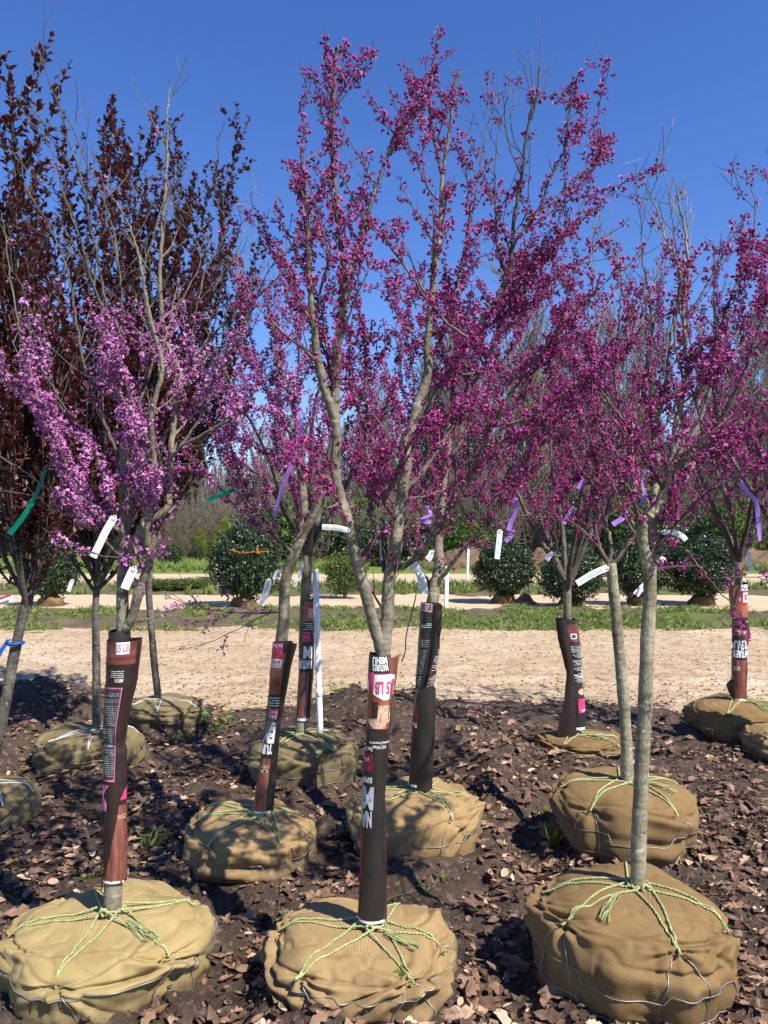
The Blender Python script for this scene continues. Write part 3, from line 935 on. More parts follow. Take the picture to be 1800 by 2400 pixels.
class Wrap:
    def __init__(self, D, rows, root, seed=1, cinch=(), crinkle=1.0):
        """rows: (py, left px, right px) from the foot up"""
        self.D, self.root, self.seed = D, root, seed
        self.py = np.array([r[0] for r in rows], dtype=float)
        self.cx = np.array([(r[1] + r[2]) / 2 for r in rows]); self.hw = np.array([(r[2] - r[1]) / 2 for r in rows])
        self.cinch, self.crinkle = cinch, crinkle
    def centre(self, py):
        cx = np.interp(-py, -self.py, self.cx) if self.py[0] < self.py[-1] else np.interp(-py, -self.py, self.cx)
        return at(cx, py, self.D)
    def radius(self, py):
        k = (at(1000, py, self.D).x - at(900, py, self.D).x) / 100
        r = np.interp(-py, -self.py, self.hw) * k
        for c in self.cinch: r *= 1 - 0.13 * math.exp(-((py - c) / 9.0) ** 2)
        return r
    def surf(self, s, py, off=0.0):
        """s = -1..1 across the side that faces the photographer; |s| > 1 goes round the back"""
        if abs(s) <= 1: phi = math.asin(s)
        else: phi = math.copysign(math.pi / 2 + (abs(s) - 1) * 1.3, s)
        return self.surf_phi(phi, py, off)
    def surf_phi(self, phi, py, off=0.0):
        c, r = self.centre(py), self.radius(py)
        q = Vector((math.sin(phi) * 2.2, math.cos(phi) * 2.2, c.z * 14)) + Vector((self.seed * 3.7, 0, 0))
        near = max([math.exp(-((py - k) / 26.0) ** 2) for k in self.cinch] + [0.0])
        d = (0.0022 + 0.004 * near) * self.crinkle * noise.noise(q) + 0.0012 * self.crinkle * noise.noise(q * 2.7)
        rr = r + d + off
        return c + Vector((math.sin(phi) * rr, -math.cos(phi) * rr * 0.92, 0))
    def sheet(self, mat='bag_black', hem=True, slant=6):
        nu, nv = 44, 50
        p0, p1 = self.py[0], self.py[-1]
        V = []
        for j in range(nv):
            q = j / (nv - 1)
            for i in range(nu):
                phi = 2 * math.pi * i / (nu - 1) - math.pi
                py = p0 + (p1 - p0) * q
                if q > 0.97: py += 3.0 * math.sin(phi * 1.5 + self.seed)
                if q == 0: py += slant * math.cos(phi + 0.3) * 0
                V.append(tuple(self.surf_phi(phi, py, 0.004 * (i / nu) - 0.002)))
        o = link('bag_sheet', mesh_np('bag_sheet', np.array(V), [grid_faces(nu, nv)], True), M[mat], self.root)
        if hem: self.patch(-1.9, 1.9, p0 + 0.5, p0 - 5.5, 'bag_white', name='hem')
        return o
    def patch(self, s0, s1, py0, py1, mat, name='printed_panel', off=0.0012, ragged=0.0, outline=None, slant=0.0, n=18, m=14):
        """a printed area between s0..s1 and py0..py1; outline(u, v) -> keep, or (s-shift) per edge"""
        V = []
        rng = random.Random(int(abs(s0) * 100 + py0))
        rg0 = [rng.uniform(-1, 1) * ragged for _ in range(m)]; rg1 = [rng.uniform(-1, 1) * ragged for _ in range(m)]
        for j in range(m):
            v = j / (m - 1)
            for i in range(n):
                u = i / (n - 1)
                a, b = s0 + rg0[j], s1 + rg1[j]
                if outline: a, b = outline(v, s0, s1)
                s = a + (b - a) * u
                V.append(tuple(self.surf(s, py0 + (py1 - py0) * v + slant * s, off)))
        return link(name, mesh_np(name, np.array(V), [grid_faces(n, m)], True), M[mat], self.root)
    def text(self, body, s0, s1, py0, py1, mat='bag_white', flip=True, bold=0.03, off=0.0022, slant=0.0):
        """py0 upper, py1 lower edge in the picture; flip = printed upside down"""
        V2, F = text_geo(body, bold)
        V = []
        for x, y in V2:
            if flip: s, py = s1 + (s0 - s1) * x, py0 + (py1 - py0) * y
            else: s, py = s0 + (s1 - s0) * x, py1 + (py0 - py1) * y
            V.append(tuple(self.surf(s, py + slant * s, off)))
        return link('lettering', mesh_np('lettering', np.array(V), [F], False), M[mat], self.root)
    def small_print(self, s0, s1, py0, py1, rows, mat='bag_white', seed=1, fill=0.7, slant=0.0, edge=None):
        rng = random.Random(seed)
        V, F = [], []
        dy = (py1 - py0) / rows
        for r in range(rows):
            y0 = py0 + dy * (r + 0.25)
            if rng.random() < 0.12: continue
            a, b = s0, s1
            if edge: a, b = edge((r + 0.5) / rows)
            s = b - rng.uniform(0, 0.03)
            end = a + (b - a) * rng.choice([0, 0, 0, 0.0, 0.25, 0.5])
            while s > end:
                w = rng.uniform(0.03, 0.12) * (b - a)
                e = max(end, s - w)
                h = dy * rng.uniform(0.28, 0.42)
                i = len(V)
                k = 3
                for t_ in range(k):
                    ss = s + (e - s) * t_ / (k - 1)
                    V += [tuple(self.surf(ss, y0 + slant * ss, 0.0022)), tuple(self.surf(ss, y0 + h + slant * ss, 0.0022))]
                for t_ in range(k - 1):
                    F.append((i + 2 * t_, i + 2 * t_ + 1, i + 2 * t_ + 3, i + 2 * t_ + 2))
                s = e - rng.uniform(0.02, 0.05) * (b - a)
        if F: tag(link('small_print', mesh_np('small_print', np.array(V), [np.array(F)], False), M[mat], self.root), kind='stuff')
    def flap(self, side, rows, mat, back=0.02, name='bag_flap', start=0.72, lift=0.0):
        """loose edge of the sheet: rows of (py, px of the free edge)"""
        n, V = 10, []
        for py, ex in rows:
            a = self.surf(side * start, py, 0.002)
            b = at(ex, py, self.D + back)
            for i in range(n):
                u = i / (n - 1)
                p = a.lerp(b, u)
                p.y -= 0.012 * math.sin(u * math.pi) - lift * u * u
                p.z += 0.003 * math.sin(u * 5 + py)
                V.append(tuple(p))
        return link(name, mesh_np(name, np.array(V), [grid_faces(n, len(rows))], True), M[mat], self.root)
    def tie(self, py, mat='black_cord', loop=None, r=0.0022):
        t = Tubes()
        P = [self.surf_phi(2 * math.pi * i / 32, py + 2.5 * math.sin(i * 0.4), r) for i in range(33)]
        t.add(P, [r] * len(P), 5)
        if loop:
            sgn, size = loop
            b = self.surf(sgn * 0.95, py, r)
            L = [b + Vector((sgn * size * math.sin(a) * 0.9, -0.004, size * 0.45 * (math.sin(2 * a) * 0.6 - 0.3 * math.sin(a)))) for a in [math.pi * i / 14 for i in range(15)]]
            t.add(L, [r * 1.2] * len(L), 5)
        link('tie', t.mesh('tie'), M[mat], self.root)

BAG_GROUP = 'printed feed bags wrapped round the trunks'
def wrap_thing(px, py, D, label):
    return empty('trunk_wrap', at(px, py, D), label, 'trunk wrap', BAG_GROUP)

# ================================================================== THE NURSERY TREES
THICK = 1.0
def trace(tree, D, pts, dy, r0, r1, root=None, level=0, sub=8, jitter=0.0018):
    """a limb traced from the photograph; it starts on the nearest wood already built and
    leans dy metres away from (+) or towards (-) the photographer by its end"""
    y0 = D
    if tree.limbs:
        best, bp, br, end = 1e9, None, 1.0, False
        for L in tree.limbs:
            for pi, p in enumerate(L.p):
                x, y = to_px(p)
                d = (x - pts[0][0]) ** 2 + (y - pts[0][1]) ** 2
                if d < best: best, bp, br, end = d, p, L.r[pi], pi >= len(L.p) - 2
        y0 = bp.y
        P = [bp.copy()] if best < 60 ** 2 else [at(*pts[0], y0)]
    else:
        P = [at(*pts[0], y0)]
    n = len(pts) - 1
    for i in range(1, n + 1):
        P.append(at(pts[i][0], pts[i][1], y0 + dy * (i / n) ** 0.85))
    k = 1.0 if root is not None or len(tree.limbs) == 0 else 0.70
    ra = r0 * k * THICK
    if tree.limbs: ra = br if end and br < 1.6 * r0 else min(ra, br * 0.92)
    return tree.limb(P, ra, r1 * k * THICK, level, root, sub=sub, jitter=jitter)

def vase(tree, foot, fork_z, lean, top, n, spread, r_tr, D, up=0.3, seed=0, stems_r=0.62):
    """trunk and a vase of scaffold limbs, for stems whose limbs are hidden among the others"""
    rng = tree.rng
    f = Vector(foot)
    fk = Vector((f.x + lean[0], f.y + lean[1], fork_z))
    tr_ = tree.limb([f, f.lerp(fk, 0.35) + Vector((0.006, 0, 0)), f.lerp(fk, 0.7) + Vector((-0.006, 0, 0)), fk], r_tr, r_tr * 0.86, 0, jitter=0.001)
    a0 = rng.uniform(0, 6.28)
    for k in range(n):
        a = a0 + 2 * math.pi * k / n + rng.uniform(-0.3, 0.3)
        sp = spread * rng.uniform(0.55, 1.1)
        h = (top - fork_z) * rng.uniform(0.72, 1.0)
        out = Vector((math.cos(a) * sp, math.sin(a) * sp, 0))
        pts = [fk - Vector((0, 0, 0.05 * (k % 2))), fk + out * 0.28 + Vector((0, 0, h * 0.20)), fk + out * 0.58 + Vector((0, 0, h * 0.45)), fk + out * 0.85 + Vector((0, 0, h * 0.75)), fk + out * 1.0 + Vector((0, 0, h))]
        pts = [p + rand_dir(rng) * 0.03 * i for i, p in enumerate(pts)]
        tree.limb(pts, r_tr * stems_r, 0.0025, 0, jitter=0.006)

def thicken(tree, s1=0.13, l1=(0.18, 0.62), s2=0.10, l2=(0.06, 0.22), s3=None, keep=None, up=0.3):
    for L in [l for l in tree.limbs if l.level == 0][1:]:
        tree.spawn(L, s1, l1[0], l1[1], 1, keep=keep, up=up)
    for L in [l for l in tree.limbs if l.level == 1]:
        tree.spawn(L, s2, l2[0], l2[1], 2, t0=0.1, keep=keep, up=up)

def plant(key, label, seed, name='redbud_tree', group='balled and burlapped redbuds', cat='tree'):
    b = Ball(key, seed)
    root = empty(name, (b.c.x, b.c.y, 0), label, cat, group)
    return root, b, Tree(seed)

HOOKS = [(-98, 0.40), (-28, 0.36), (38, 0.36), (140, 0.36), (-165, 0.40)]

# ---- front middle: the big magenta redbud
root, ball, T = plant('FM', 'tall magenta redbud forking just above a black bag that reads SUPER and NATURE\'S MENU', 3)
D = 2.66
ball.foot = at(871, 2165, D)
tk = trace(T, D, [(871, 2185), (873, 2090), (875, 1970), (877, 1850), (884, 1700), (892, 1590), (897, 1540), (900, 1500)], 0.0, 0.027, 0.025, jitter=0)
trace(T, D, [(896, 1535), (872, 1448), (854, 1380), (836, 1325), (819, 1235), (800, 1174), (785, 1108), (790, 1036), (785, 984)], -0.10, 0.021, 0.0165, tk)
trace(T, D, [(900, 1520), (908, 1448), (912, 1362), (928, 1289), (933, 1224), (942, 1163), (951, 1090), (950, 1040), (966, 1002), (980, 948)], 0.03, 0.0245, 0.018, tk)
LT = [
    ([(785, 984), (787, 893), (790, 821), (800, 749), (807, 713), (809, 658)], -0.06, 0.0165, 0.013),
    ([(809, 658), (800, 586), (796, 540), (793, 498), (778, 378), (776, 305), (783, 243), (788, 122), (792, 112)], -0.10, 0.0115, 0.0055),
    ([(776, 320), (770, 240), (766, 150), (764, 98), (759, 69)], -0.03, 0.0045, 0.0018),
    ([(784, 250), (815, 190), (842, 145), (857, 108)], 0.05, 0.0036, 0.0016),
    ([(790, 128), (805, 118), (820, 101)], 0.02, 0.0036, 0.002),
    ([(809, 658), (831, 600), (860, 508), (884, 436), (909, 363), (933, 288)], 0.16, 0.0125, 0.0058),
    ([(905, 372), (940, 330), (986, 291), (1029, 252)], 0.10, 0.005, 0.002),
    ([(918, 335), (945, 290), (965, 262)], -0.06, 0.004, 0.002),
    ([(785, 984), (760, 912), (742, 821), (734, 749), (727, 677), (723, 568), (720, 508), (716, 436), (708, 363), (716, 291)], -0.22, 0.0125, 0.0022),
    ([(734, 749), (760, 640), (769, 600), (745, 498), (725, 436), (700, 400)], -0.12, 0.0075, 0.002),
    ([(788, 893), (750, 800), (710, 730), (690, 650), (700, 560), (712, 470)], 0.20, 0.008, 0.002),
    ([(980, 948), (1002, 875), (1002, 803), (1011, 713), (1020, 622), (1031, 550), (1034, 508), (1036, 412)], 0.05, 0.0165, 0.0105),
    ([(1036, 412), (1027, 363), (1010, 291), (1005, 219), (1019, 137), (1024, 90), (1027, 69)], 0.03, 0.0075, 0.002),
    ([(1036, 412), (1053, 315), (1063, 219), (1079, 168)], 0.02, 0.0078, 0.0062),
    ([(1030, 480), (1005, 445), (990, 360), (1000, 300)], -0.10, 0.005, 0.002),
    ([(966, 1014), (999, 958), (1056, 872), (1099, 806), (1149, 723), (1188, 660), (1200, 600), (1203, 532), (1227, 388), (1236, 301), (1256, 243), (1265, 156)], -0.16, 0.017, 0.0042),
    ([(1237, 300), (1246, 230), (1244, 160), (1241, 108)], -0.03, 0.0036, 0.0016),
    ([(1262, 240), (1280, 200), (1292, 145)], 0.04, 0.0032, 0.0016),
    ([(1228, 380), (1205, 330), (1196, 260), (1220, 245)], 0.05, 0.003, 0.0014),
    ([(1195, 640), (1207, 571), (1265, 484), (1299, 397), (1323, 349), (1335, 280), (1342, 209)], -0.14, 0.0085, 0.002),
    ([(1235, 535), (1265, 500), (1333, 440), (1391, 373), (1404, 330), (1400, 300), (1395, 271)], 0.10, 0.0075, 0.002),
    ([(1149, 723), (1200, 690), (1280, 600), (1340, 540), (1370, 470), (1390, 425)], 0.22, 0.0085, 0.002),
    ([(926, 1340), (959, 1318), (1002, 1271), (1056, 1199), (1100, 1119), (1129, 1054), (1150, 1000), (1165, 981), (1215, 892), (1275, 815), (1331, 746), (1391, 686), (1410, 640)], -0.38, 0.0165, 0.003),
    ([(1150, 1000), (1231, 981), (1331, 918), (1397, 875), (1450, 835), (1500, 790)], -0.20, 0.0095, 0.0025),
    ([(1129, 1054), (1200, 1030), (1300, 1000), (1370, 960)], 0.15, 0.006, 0.002),
    ([(945, 1155), (990, 1105), (1049, 1020), (1090, 930), (1136, 857), (1165, 770), (1180, 700), (1210, 640)], 0.34, 0.0165, 0.004),
    ([(1092, 785), (1038, 749), (966, 651), (897, 550), (860, 513), (817, 445), (788, 388)], -0.10, 0.0085, 0.003),
    ([(912, 1362), (897, 1320), (890, 1260), (872, 1203), (868, 1152), (883, 1119), (861, 1065), (857, 1000), (825, 930), (819, 857), (819, 785), (810, 749)], 0.20, 0.0145, 0.0045),
    ([(860, 1065), (857, 1020), (857, 912), (857, 839), (850, 767), (839, 731), (839, 658), (850, 600)], 0.12, 0.0095, 0.003),
    ([(933, 1224), (900, 1170), (926, 1127), (941, 1080), (970, 1020), (1000, 960), (1030, 900), (1080, 850)], -0.28, 0.0125, 0.004),
    ([(800, 1174), (770, 1190), (740, 1175), (722, 1140), (700, 1090)], -0.15, 0.006, 0.0025),
    ([(940, 1170), (990, 1165), (1040, 1150), (1110, 1165), (1180, 1150), (1240, 1100)], 0.25, 0.0075, 0.002),
    ([(1002, 850), (1040, 780), (1060, 700), (1085, 600), (1100, 500), (1095, 420), (1110, 380)], 0.22, 0.0085, 0.0025),
    ([(1090, 560), (1120, 430), (1140, 300), (1165, 240), (1172, 210)], 0.1, 0.0045, 0.0016),
    ([(1188, 660), (1165, 560), (1160, 440), (1165, 330), (1190, 230), (1202, 205)], 0.16, 0.006, 0.002),
    ([(1110, 800), (1150, 760), (1230, 720), (1330, 650), (1385, 600)], 0.3, 0.0075, 0.002),
]
for pts, dy, r0, r1 in LT: trace(T, D, pts, dy, r0, r1, jitter=0.003)
thicken(T, 0.10, (0.14, 0.46), 0.085, (0.05, 0.17), keep=lambda p: to_px(p)[1] > 95)
def dens(p, r, L):
    x, y = to_px(p)
    k = 1.0
    if r > 0.0155: k = 0.06
    elif r > 0.010: k = 0.45
    if y > 1000: k *= max(0.06, 1 - (y - 1000) / 320)
    if y < 420 and 1090 < x < 1300: k *= 0.06           # the bare tips
    elif y < 520: k *= 0.50
    elif y < 700: k *= 0.72
    return k * (0.90 + 0.75 * noise.noise(Vector((x / 60.0, y / 60.0, 4.4))))
bl = blossom_points(T, 0.020, dens, T.rng)
finish_tree('FM', T, root, M['bark'], M['bark_branch'], bl, M['magenta'], 300)
FM_BALL = ball
dress_ball(ball, root, M['burlap_tan'], [(-128, 0.42), (-58, 0.42), (-10, 0.34), (60, 0.38), (172, 0.36)], 0.036, seed=3)
print('FM limbs', len(T.limbs), 'blooms', len(bl))

# ---- front left: the pale pink redbud
root, ball, T = plant('FL', 'pale pink redbud with a bare mottled foot in the golden burlap ball', 5)
D = 2.72
THICK = 1.08
ball.foot = at(264, 2132, D)
tk = trace(T, D, [(264, 2150), (266, 2060), (268, 1980), (270, 1850), (275, 1700), (284, 1560), (288, 1480), (287, 1395), (291, 1290), (291, 1184), (291, 1100), (291, 1040)], 0.0, 0.030, 0.014, jitter=0)
trace(T, D, [(292, 1475), (304, 1459), (322, 1400), (338, 1353), (352, 1315)], -0.06, 0.017, 0.014, tk)
LT = [
    ([(338, 1345), (318, 1290), (295, 1256), (236, 1214), (198, 1180), (160, 1100), (127, 1014), (93, 947), (63, 837), (38, 740), (17, 592), (4, 500)], -0.28, 0.0135, 0.002),
    ([(300, 1300), (232, 1248), (198, 1227), (139, 1172), (76, 1117), (0, 1070), (-60, 1040)], -0.20, 0.0105, 0.002),
    ([(270, 1235), (253, 1150), (224, 1065), (190, 1018), (127, 993), (60, 930), (0, 890), (-50, 850)], 0.12, 0.0095, 0.002),
    ([(322, 1240), (312, 1150), (325, 1035), (312, 972), (304, 921), (274, 858), (253, 740), (228, 601), (213, 540), (203, 477), (181, 388), (160, 325), (143, 262), (122, 211), (101, 148), (80, 93)], -0.16, 0.0120, 0.0018),
    ([(270, 840), (285, 720), (274, 591), (245, 473), (198, 371), (169, 295), (143, 253)], 0.10, 0.0062, 0.003),
    ([(253, 740), (215, 660), (198, 591), (152, 464), (135, 392), (101, 308), (68, 236)], -0.12, 0.0060, 0.0018),
    ([(352, 1315), (330, 1243), (388, 1193), (397, 1150), (405, 1014), (422, 888), (392, 803), (376, 698), (380, 550), (388, 443), (392, 359), (392, 274), (399, 207), (397, 186)], 0.10, 0.0125, 0.0018),
    ([(326, 1250), (370, 1220), (418, 1180)], 0.10, 0.0095, 0.008),
    ([(320, 1200), (338, 1150), (392, 1090), (422, 1048), (485, 1014), (540, 985), (586, 955), (591, 904)], -0.22, 0.0105, 0.005),
    ([(422, 888), (464, 824), (506, 778), (561, 731), (624, 677), (700, 605), (720, 590)], 0.26, 0.0085, 0.002),
    ([(545, 745), (560, 640), (557, 600), (582, 506), (608, 435)], 0.06, 0.0042, 0.0016),
    ([(430, 870), (455, 760), (480, 640), (530, 540), (500, 460), (475, 448)], 0.16, 0.0055, 0.0018),
    ([(354, 1311), (345, 1240), (360, 1100), (355, 980), (380, 860), (350, 740), (330, 620), (300, 520), (240, 430)], -0.24, 0.0105, 0.002),
    ([(291, 1100), (240, 980), (200, 860), (180, 760), (160, 640), (120, 540), (60, 430), (48, 340)], 0.25, 0.0095, 0.002),
    ([(291, 1060), (330, 940), (370, 820), (420, 720), (470, 600), (420, 520), (300, 430)], 0.30, 0.0095, 0.002),
    ([(190, 1018), (130, 920), (80, 820), (60, 700), (30, 620), (20, 540)], -0.10, 0.0062, 0.002),
    ([(420, 1050), (480, 960), (520, 860), (560, 800), (600, 700), (640, 620), (690, 570)], 0.14, 0.0075, 0.002),
    ([(338, 1345), (290, 1310), (232, 1258)], -0.10, 0.008, 0.006),
]
for pts, dy, r0, r1 in LT: trace(T, D, pts, dy, r0, r1, jitter=0.003)
thicken(T, 0.105, (0.14, 0.46), 0.09, (0.05, 0.17))
def dens(p, r, L):
    x, y = to_px(p)
    k = 1.0 if r < 0.011 else (0.35 if r < 0.0145 else 0.03)
    if y < 860: k *= max(0.02, 1 - (860 - y) / 170) if not (y < 640) else 0.006
    if y > 1240: k *= 0.55 if x > 290 and y < 1340 else 0.10
    if x > 470: k *= 0.6
    c = noise.noise(Vector((x / 110.0, y / 130.0, 1.7)))
    return k * max(0.03, min(1, 0.42 + 1.5 * c))
bl = blossom_points(T, 0.0080, dens, T.rng)
finish_tree('FL', T, root, M['bark'], M['bark_branch'], bl, M['pink'], 300)
dress_ball(ball, root, M['burlap_gold'], [(-97, 0.46), (-33, 0.40), (27, 0.33), (120, 0.30), (-170, 0.40)], 0.030, seed=5)
print('FL limbs', len(T.limbs), 'blooms', len(bl))

# ---- front right: bare pale trunk
root, ball, T = plant('FR', 'redbud with a bare pale unwrapped trunk in the tall brown wired ball', 7)
D = 2.635
THICK = 1.0
ball.foot = at(1496, 2075, D)
tk = trace(T, D, [(1495, 2100), (1497, 1980), (1502, 1850), (1507, 1740), (1512, 1650), (1517, 1500), (1523, 1400), (1523, 1350)], 0.0, 0.0262, 0.0225, jitter=0)
trace(T, D, [(1522, 1365), (1512, 1300), (1505, 1255), (1507, 1223)], -0.05, 0.019, 0.0165, tk)
trace(T, D, [(1524, 1350), (1529, 1303), (1536, 1213), (1533, 1158), (1547, 1104)], 0.08, 0.019, 0.012, tk)
LT = [
    ([(1507, 1223), (1530, 1200), (1558, 1148), (1566, 1116), (1574, 1071), (1586, 986), (1598, 941), (1610, 860), (1600, 740), (1612, 640), (1606, 540), (1590, 470), (1586, 434)], -0.10, 0.0150, 0.002),
    ([(1566, 1116), (1532, 1077), (1541, 986), (1556, 926), (1562, 896), (1570, 800), (1590, 700), (1600, 620), (1612, 520), (1604, 413)], 0.05, 0.0115, 0.002),
    ([(1570, 1112), (1640, 1046), (1683, 989), (1713, 941), (1746, 866), (1782, 760), (1800, 690), (1830, 600)], -0.22, 0.0135, 0.003),
    ([(1580, 1112), (1640, 1080), (1692, 1043), (1764, 965), (1800, 930), (1860, 880)], 0.20, 0.0105, 0.003),
    ([(1558, 1148), (1532, 1101), (1496, 1031), (1457, 980), (1417, 929), (1400, 896), (1380, 820)], -0.18, 0.0115, 0.003),
    ([(1457, 980), (1440, 880), (1450, 760), (1455, 660), (1440, 600), (1411, 536)], 0.05, 0.0062, 0.0018),
    ([(1400, 896), (1395, 800), (1430, 700), (1450, 640), (1410, 590), (1383, 566)], 0.10, 0.0055, 0.0018),
    ([(1506, 1240), (1490, 1190), (1476, 1150), (1455, 1120), (1430, 1060), (1400, 1000), (1370, 930)], -0.26, 0.0105, 0.0025),
    ([(1547, 1104), (1530, 1000), (1510, 900), (1530, 780), (1520, 680), (1505, 600), (1502, 494)], 0.25, 0.0105, 0.002),
    ([(1520, 700), (1545, 620), (1560, 560), (1532, 506)], 0.05, 0.004, 0.0016),
    ([(1605, 900), (1580, 780), (1595, 640), (1560, 560), (1530, 470), (1505, 419)], -0.06, 0.0075, 0.0018),
    ([(1575, 620), (1578, 540), (1568, 449)], -0.02, 0.0038, 0.0016),
    ([(1683, 989), (1670, 860), (1690, 760), (1720, 680), (1760, 580), (1770, 480), (1743, 386)], 0.10, 0.0085, 0.0018),
    ([(1547, 1104), (1620, 1030), (1660, 930), (1700, 820), (1760, 740), (1790, 660)], 0.34, 0.0105, 0.002),
    ([(1524, 1330), (1547, 1270), (1562, 1230), (1580, 1203)], 0.02, 0.012, 0.0105),
    ([(1550, 1262), (1600, 1210), (1650, 1160), (1720, 1120), (1790, 1090)], -0.25, 0.009, 0.0025),
    ([(1545, 1300), (1600, 1285), (1640, 1330), (1690, 1390), (1738, 1436)], -0.42, 0.0062, 0.0022),
    ([(1478, 1180), (1485, 1100), (1480, 1000), (1500, 900), (1470, 790), (1480, 700)], -0.10, 0.0085, 0.002),
]
for pts, dy, r0, r1 in LT: trace(T, D, pts, dy, r0, r1, jitter=0.003)
thicken(T, 0.095, (0.14, 0.46), 0.085, (0.05, 0.17))
def dens(p, r, L):
    x, y = to_px(p)
    k = 0.85 if r < 0.009 else (0.30 if r < 0.0125 else 0.02)
    if y < 800: k *= 0.45 if x < 1700 else 0.8
    if y < 560: k *= 0.12 if x < 1700 else 0.6
    if y > 1230: k *= 0.28
    c = noise.noise(Vector((x / 120.0, y / 120.0, 6.7)))
    return k * max(0.05, min(1, 0.55 + 1.2 * c))
bl = blossom_points(T, 0.015, dens, T.rng)
finish_tree('FR', T, root, M['bark_pale'], M['bark_branch'], bl, M['magenta'], 300)
dress_ball(ball, root, M['burlap_brown'], [(-153, 0.36), (-79, 0.40), (-20, 0.46), (75, 0.36), (160, 0.36)], 0.030, seed=7)
print('FR limbs', len(T.limbs), 'blooms', len(bl))

# ---- second row
root, ball, T = plant('2L', 'rose pink redbud with a leaning stem wrapped in a bag reading MADE', 13)
D = 3.68
ball.foot = at(616, 1905, D)
tk = trace(T, D, [(614, 1915), (624, 1800), (641, 1650), (657, 1520), (665, 1455), (668, 1369), (681, 1322), (704, 1262)], 0.0, 0.032, 0.024, jitter=0)
LT = [
    ([(690, 1300), (650, 1260), (620, 1215), (595, 1195), (563, 1121), (540, 1040), (520, 960), (490, 880)], -0.2, 0.017, 0.003),
    ([(650, 1260), (600, 1230), (545, 1180), (500, 1130), (450, 1100), (405, 1105)], 0.2, 0.010, 0.002),
    ([(704, 1262), (712, 1180), (700, 1060), (690, 960), (655, 860), (640, 760), (610, 680)], 0.1, 0.018, 0.003),
    ([(704, 1262), (745, 1180), (770, 1080), (790, 960), (780, 860), (800, 760), (790, 690)], -0.1, 0.016, 0.003),
    ([(700, 1080), (660, 980), (620, 900), (590, 800), (575, 700), (560, 640)], 0.25, 0.011, 0.0025),
    ([(690, 960), (700, 860), (690, 760), (670, 680), (665, 610)], -0.1, 0.010, 0.0025),
    ([(595, 1195), (560, 1150), (530, 1070), (560, 980), (580, 900)], -0.2, 0.010, 0.0025),
    ([(674, 1434), (574, 1436), (476, 1426), (454, 1401), (411, 1382)], -0.15, 0.008, 0.002),
    ([(704, 1262), (690, 1150), (650, 1060), (640, 960), (600, 870)], -0.35, 0.012, 0.003),
]
for pts, dy, r0, r1 in LT: trace(T, D, pts, dy, r0, r1, jitter=0.004)
thicken(T, 0.11, (0.18, 0.55), 0.10, (0.06, 0.2))
def dens(p, r, L):
    x, y = to_px(p)
    k = 0.9 if r < 0.010 else 0.12
    if y < 780: k *= 0.55
    if y > 1260: k *= 0.18
    return k
bl = blossom_points(T, 0.018, dens, T.rng)
finish_tree('2L', T, root, M['bark'], M['bark_branch'], bl, M['rose'], 300)
dress_ball(ball, root, M['burlap_tan'], [(-118, 0.44), (-52, 0.42), (20, 0.36), (150, 0.36), (-175, 0.34)], 0.034, detail=False, seed=13)

root, ball, T = plant('2M', 'magenta redbud in a dark torn bag topped 35 LB, behind the big forked one', 17)
D = 3.87
ball.foot = at(986, 1850, D)
tk = trace(T, D, [(986, 1860), (988, 1750), (995, 1620), (1003, 1500), (1010, 1430), (1018, 1390)], 0.0, 0.034, 0.030, jitter=0)
LT = [
    ([(1016, 1400), (1000, 1360), (965, 1305), (950, 1240), (930, 1150), (900, 1050), (880, 940), (860, 820)], 0.15, 0.017, 0.003),
    ([(1020, 1395), (1028, 1310), (1030, 1230), (1040, 1150), (1050, 1040), (1060, 920), (1080, 800), (1070, 700), (1100, 560)], 0.2, 0.021, 0.004),
    ([(1024, 1385), (1060, 1320), (1100, 1270), (1135, 1240), (1180, 1180), (1230, 1100), (1270, 1000), (1310, 900)], -0.25, 0.016, 0.003),
    ([(1050, 1100), (1100, 1000), (1150, 900), (1210, 800), (1260, 700), (1310, 640)], 0.3, 0.014, 0.003),
    ([(1060, 1000), (1120, 880), (1170, 780), (1180, 660), (1230, 580)], -0.2, 0.012, 0.003),
    ([(1135, 1240), (1200, 1215), (1280, 1190), (1340, 1130), (1390, 1060)], 0.2, 0.010, 0.002),
    ([(1150, 900), (1250, 840), (1330, 760), (1400, 700)], 0.1, 0.009, 0.002),
    ([(950, 1240), (910, 1180), (850, 1130), (800, 1060), (770, 960)], -0.2, 0.010, 0.002),
    ([(930, 1150), (960, 1020), (970, 900), (950, 780), (960, 680)], 0.3, 0.010, 0.002),
]
for pts, dy, r0, r1 in LT: trace(T, D, pts, dy, r0, r1, jitter=0.004)
thicken(T, 0.11, (0.2, 0.62), 0.10, (0.06, 0.2))
def dens(p, r, L):
    x, y = to_px(p)
    k = 0.95 if r < 0.010 else 0.12
    if y > 1180: k *= 0.30
    return k
bl = blossom_points(T, 0.016, dens, T.rng)
finish_tree('2M', T, root, M['bark'], M['bark_branch'], bl, M['magenta'], 300)
dress_ball(ball, root, M['burlap_tan'], [(-140, 0.40), (-60, 0.40), (-5, 0.40), (60, 0.36), (170, 0.36)], 0.034, detail=False, seed=17)

